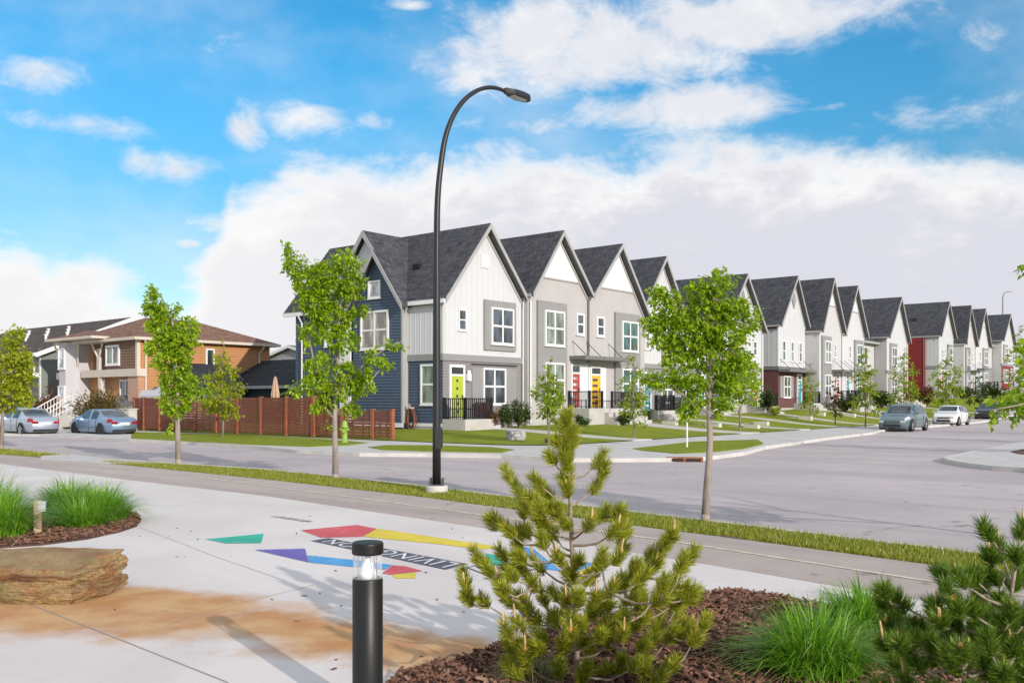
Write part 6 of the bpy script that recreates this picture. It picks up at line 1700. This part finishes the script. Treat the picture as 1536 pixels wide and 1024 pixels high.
    # right bed grass
    for i, (p, rad, h, n, lb) in enumerate(((G(1222, 1012), .27, .60, 1500, 'big arching ornamental grass clump in the front right mulch bed'), (G(1294, 950), .24, .54, 1000, 'ornamental grass clump behind the big arching one at the right'), (G(1165, 915), .22, .10, 420, 'low yellowish tuft at the edge of the right mulch bed'))):
        clump(lb, p, rad, h, n, 70+i, .0075, TURF if i == 2 else None)
    clump('wispy pale grass tuft growing under the pine', G(800, 1022), .22, .26, 420, 75, .002, leafmat('pale_grass', (.16, .19, .06), (.34, .34, .14), None, .3))
    # verge turf
    kerb = [G(*q) for q in ((168, 690.5), (280, 697), (400, 704.5), (620, 727.5), (1000, 774), (1464, 829), (1800, 868))]; pu = [G(*q) for q in ((150, 692.6), (400, 718.3), (620, 742.6), (1000, 793), (1091, 804), (1412, 847), (1800, 900))]
    turf('verge_turf', kerb+pu[::-1], 42000, .055, .0065, -.012, 80, 9.0)
    turf('verge_turf', [G(*q) for q in ((-30, 669.5), (0, 672), (106, 682), (60, 682.5), (0, 680.5), (-30, 677))], 2500, .06, .012, -.012, 81)
    soil = mat('bare_soil', (.17, .10, .07), .95, .3, 9)
    for q in (((1075, 803), (1100, 800.5), (1125, 805.5), (1110, 808)),):
        tag(fixnormals((lambda mb: (mb.face([G(*p, .0) for p in q]), mb)[1])(MB()).build('soil_patch', soil)), kind='structure')
# ------------------------------------------------------------------ pines
NEED = leafmat('pine_needle', (.17, .22, .018), (.62, .62, .05), (.80, .74, .26), .48)
NEED2 = leafmat('mountain_pine_needle', (.04, .12, .016), (.24, .36, .03), (.52, .56, .12), .4)
CAND = mat('pine_candle', (.55, .37, .17), .7, .22, 30)
CANDO = mat('pine_bud_orange', (.50, .22, .06), .7, .25, 40)
PBARK = mat('pine_bark', (.30, .235, .175), .9, .3, 25, .6, 90)
def pine(label, base, trunk, shoots, seed, nl, sl, nn, nw, nm, rt, candle=.4, cl=.05, buds=0):
    r = random.Random(seed); t = thing('pine_shrub', label, 'pine', base)
    tb = MB(); n = len(trunk); tb.tube(trunk, [rt*(1-.75*i/(n-1)) for i in range(n)], 9)
    ne = MB(); cd = []; bd = []
    dense = []
    for a, b in zip(trunk, trunk[1:]):
        for k in range(8): dense.append(a.lerp(b, k/8))
    placed = []
    for c, d in sorted(shoots, key=lambda s: (Vector((s[0].x, s[0].y, 0))).length):
        # branch grows from the trunk (or an inner shoot) below it
        cand = [q for q in dense if q.z < c.z+.02] or dense[:3]
        bestp = min(cand, key=lambda q: (q-c).length*1.0+max(0, .10-(c.z-q.z))*.6)
        for q in placed:
            if q.z < c.z+.03 and (q-c).length < (bestp-c).length*.62: bestp = q
        a0 = bestp; L_ = (c-a0).length; mid = a0.lerp(c, .55)+Vector((0, 0, -.12*L_))+rvec(r)*.02
        rb = min(rt*.55, .004+.012*L_/.5)
        tb.tube([a0, a0.lerp(mid, .5)+Vector((0, 0, -.02*L_)), mid, c], [rb, rb*.8, rb*.65, .0035], 6, cap=False)
        placed.append(c)
        d = (d*.75+(c-mid).normalized()*.5).normalized()
        ln = sl*r.uniform(.75, 1.3); tip = c+d*ln*.5; st = c-d*ln*.5
        tb.tube([c-d*.01, tip], [.0035, .002], 5)
        x = d.orthogonal().normalized(); y = d.cross(x)
        back = c.lerp(mid, r.uniform(.25, .6))
        for k in range(int(nn*1.3)):
            f = r.random()**.8; p = st.lerp(tip, f) if k < nn else back.lerp(c, r.random()); an = r.uniform(0, 6.28); o = x*math.cos(an)+y*math.sin(an)
            sp = lerp(1.15, .55, f**2)*r.uniform(.6, 1.45)
            q = (d*(.75)+o*sp).normalized(); q = (q+Vector((0, 0, .12))).normalized(); l = nl*r.uniform(.5, 1.25)
            s = q.cross(rvec(r)); s = s.normalized()*nw if s.length > .01 else x*nw
            kk = len(ne.v); bend = o*l*.06; m_ = p+q*l*.55+bend
            ne.v.extend((tuple(p-s*.7), tuple(p+s*.7), tuple(m_+s), tuple(m_-s), tuple(p+q*l)))
            ne.f.append((kk, kk+1, kk+2, kk+3)); ne.f.append((kk+3, kk+2, kk+4)); ne.m.extend((0, 0))
        if r.random() < candle:
            for k in range(r.choice((1, 1, 2, 3))):
                q = (d*.5+Vector((0, 0, 1))+rvec(r)*.30*(k > 0)).normalized(); l = cl*r.uniform(.6, 1.5)*(1 if k == 0 else .6); p = tip-d*.012
                cm = MB(); cm.tube([p, p+q*l*.5, p+q*l*.9, p+q*l], [cl*.075, cl*.085, cl*.06, cl*.015], 6); cd.append(cm)
        if r.random() < buds:
            p = tip+d*.006; bm_ = MB(); bd.append(bm_)
            bm_.lathe([(nl*.02, -nl*.2), (nl*.13, -nl*.1), (nl*.19, nl*.05), (nl*.13, nl*.2), (nl*.02, nl*.27)], 9, p)
    tb.build('trunk', PBARK, t, True); ne.build('needles', nm, t); 
    for q in cd: q.build('candle', CAND, t, True)
    for q in bd: q.build('cone', CANDO, t, True)
    return t
def pines():
    r = random.Random(21)
    b = Vector((.40, 5.62, 0)); Y = b.y
    def L(px, py, dy=0.0): return at(px, py, Y+dy)-b
    tr = [Vector((0, 0, -.02)), L(864, 940), L(860, 870), L(857, 800), L(855, 745), L(853, 700), L(851, 655), L(851, 628)]
    cs = [(851, 628, 0), (848, 650, 0), (857, 668, 0), (851, 685, 0), (838, 668, 0), (829, 690, 0), (899, 692, 0), (893, 733, .05), (904, 710, 0), (764, 716, .05), (779, 740, 0), (808, 726, -.05), (800, 752, -.08), (822, 745, .06),
          (786, 770, .1), (812, 778, -.05), (836, 770, -.1), (748, 785, .08), (765, 800, -.05), (790, 800, .12), (830, 800, .05), (815, 815, -.12), (883, 790, -.1), (903, 775, .05), (926, 772, .0), (938, 801, .1), (920, 800, -.1), (850, 790, -.12),
          (717, 838, .1), (698, 868, .05), (735, 858, -.05), (700, 890, -.1), (727, 905, .0), (752, 880, -.1), (755, 835, .1), (780, 838, -.1), (808, 850, .1), (800, 880, -.12), (770, 905, .12), (838, 840, -.1), (850, 862, .1), (868, 845, -.05), (880, 870, .12),
          (898, 850, .05), (925, 840, -.05), (933, 828, .1), (951, 852, .0), (962, 870, -.1), (985, 848, .05), (1001, 812, .0), (992, 825, .06), (1037, 835, .0), (1020, 858, .06), (1004, 880, -.05), (1012, 905, .08), (1038, 900, 0), (985, 895, -.1),
          (915, 888, -.14), (940, 905, .1), (900, 905, .05), (868, 905, -.16), (935, 935, -.14), (965, 930, .05), (905, 940, .12), (870, 940, -.1), (835, 930, .12), (848, 968, -.12), (885, 975, .05), (915, 965, -.05), (1005, 955, .0), (1040, 962, -.05), (1022, 948, .06), (980, 960, -.1), (815, 960, -.05), (765, 975, .05), (790, 985, -.1), (840, 1000, .1), (880, 1005, -.1), (930, 995, .08), (955, 1000, -.1), (770, 1010, .0), (1010, 1000, .05), (815, 900, .15), (848, 900, .2), (890, 920, .22), (930, 880, .22), (800, 930, .2), (760, 860, .2), (960, 900, .2)]
    sh = []
    ex = [(px+r.gauss(0, 13), py+r.gauss(2, 11), dy+r.gauss(0, .12)) for px, py, dy in cs if py > 740 for _ in range(1 if py < 880 else 2)]
    ex = [e for e in ex if r.random() < .75]; ex += [(r.gauss(860, 75), r.uniform(900, 1010), r.gauss(0, .16)) for _ in range(14)]
    for px, py, dy in cs+ex:
        c = L(px, py, dy*1.6); out = Vector((c.x, c.y, 0))*1.0; d = (out.normalized()*.45 if out.length > .05 else Vector((0, 0, 0)))+Vector((0, 0, 1.0))+rvec(r)*.25
        sh.append((c, d.normalized()))
    # the leader carries needles down its stem
    for k in range(8): sh.append((L(851+r.uniform(-3, 3), 640+k*14, r.uniform(-.03, .03)), Vector((r.uniform(-.3, .3), r.uniform(-.3, .3), 1)).normalized()))
    pine('small pine in the foreground centre with upright tan candles', b, tr, sh, 22, .070, .11, 310, .0016, NEED, .020, .3, .085, .05)
    b2 = Vector((1.98, 3.62, 0)); Y2 = b2.y
    def L2(px, py, dy=0.0): return at(px, py, Y2+dy)-b2
    tr = [Vector((0, 0, -.02)), L2(1512, 1100), L2(1508, 1000), L2(1512, 930), L2(1520, 870), L2(1530, 810)]
    cs = [(1329, 892, .0), (1352, 908, .05), (1340, 945, .05), (1358, 968, -.03), (1481, 800, 0), (1486, 840, .04), (1532, 800, .05), (1526, 838, -.04), (1441, 872, -.05), (1415, 866, .0), (1492, 870, .06), (1520, 880, .05), (1408, 922, -.05), (1433, 940, .02), (1459, 920, -.1), (1470, 950, .05), (1502, 906, .0), (1500, 945, -.08), (1452, 990, -.12), (1401, 975, -.05), (1425, 1000, .03), (1378, 1000, -.03), (1385, 950, .08), (1480, 1005, -.03), (1520, 985, -.1), (1540, 930, .0), (1548, 870, .05), (1365, 1030, .05), (1410, 1040, -.05), (1450, 1050, 0), (1500, 1050, 0), (1540, 1020, -.05), (1345, 1000, .1), (1330, 1040, .1), (1560, 980, .1), (1500, 830, .12), (1470, 905, .14), (1530, 950, .14), (1425, 960, .14)]
    sh = []
    ex = [(px+r.gauss(0, 15), py+r.gauss(6, 15), dy+r.gauss(0, .10)) for px, py, dy in cs for _ in (0,) if py > 860]
    ex += [(r.uniform(1400, 1560), r.uniform(930, 1040), r.gauss(.05, .15)) for _ in range(22)]
    for px, py, dy in cs+ex:
        c = L2(px, py, dy*1.5); d = Vector((0, 0, 1))+Vector((c.x, c.y, 0))*.45+rvec(r)*.25; sh.append((c, d.normalized()))
    pine('dark mountain pine filling the bottom right corner, tan candles and orange buds', b2, tr, sh, 23, .058, .08, 380, .0013, NEED2, .017, .4, .066, .14)
world(); camera()
setting()
building_one(); building_far()
P0_ = left_house(); neighbour_house(P0_); backyard(); fences()
cars(); street_lamp(); bollard(); boulder(); mural(); small_things()
trees(); shrubs(); beds(); pines()
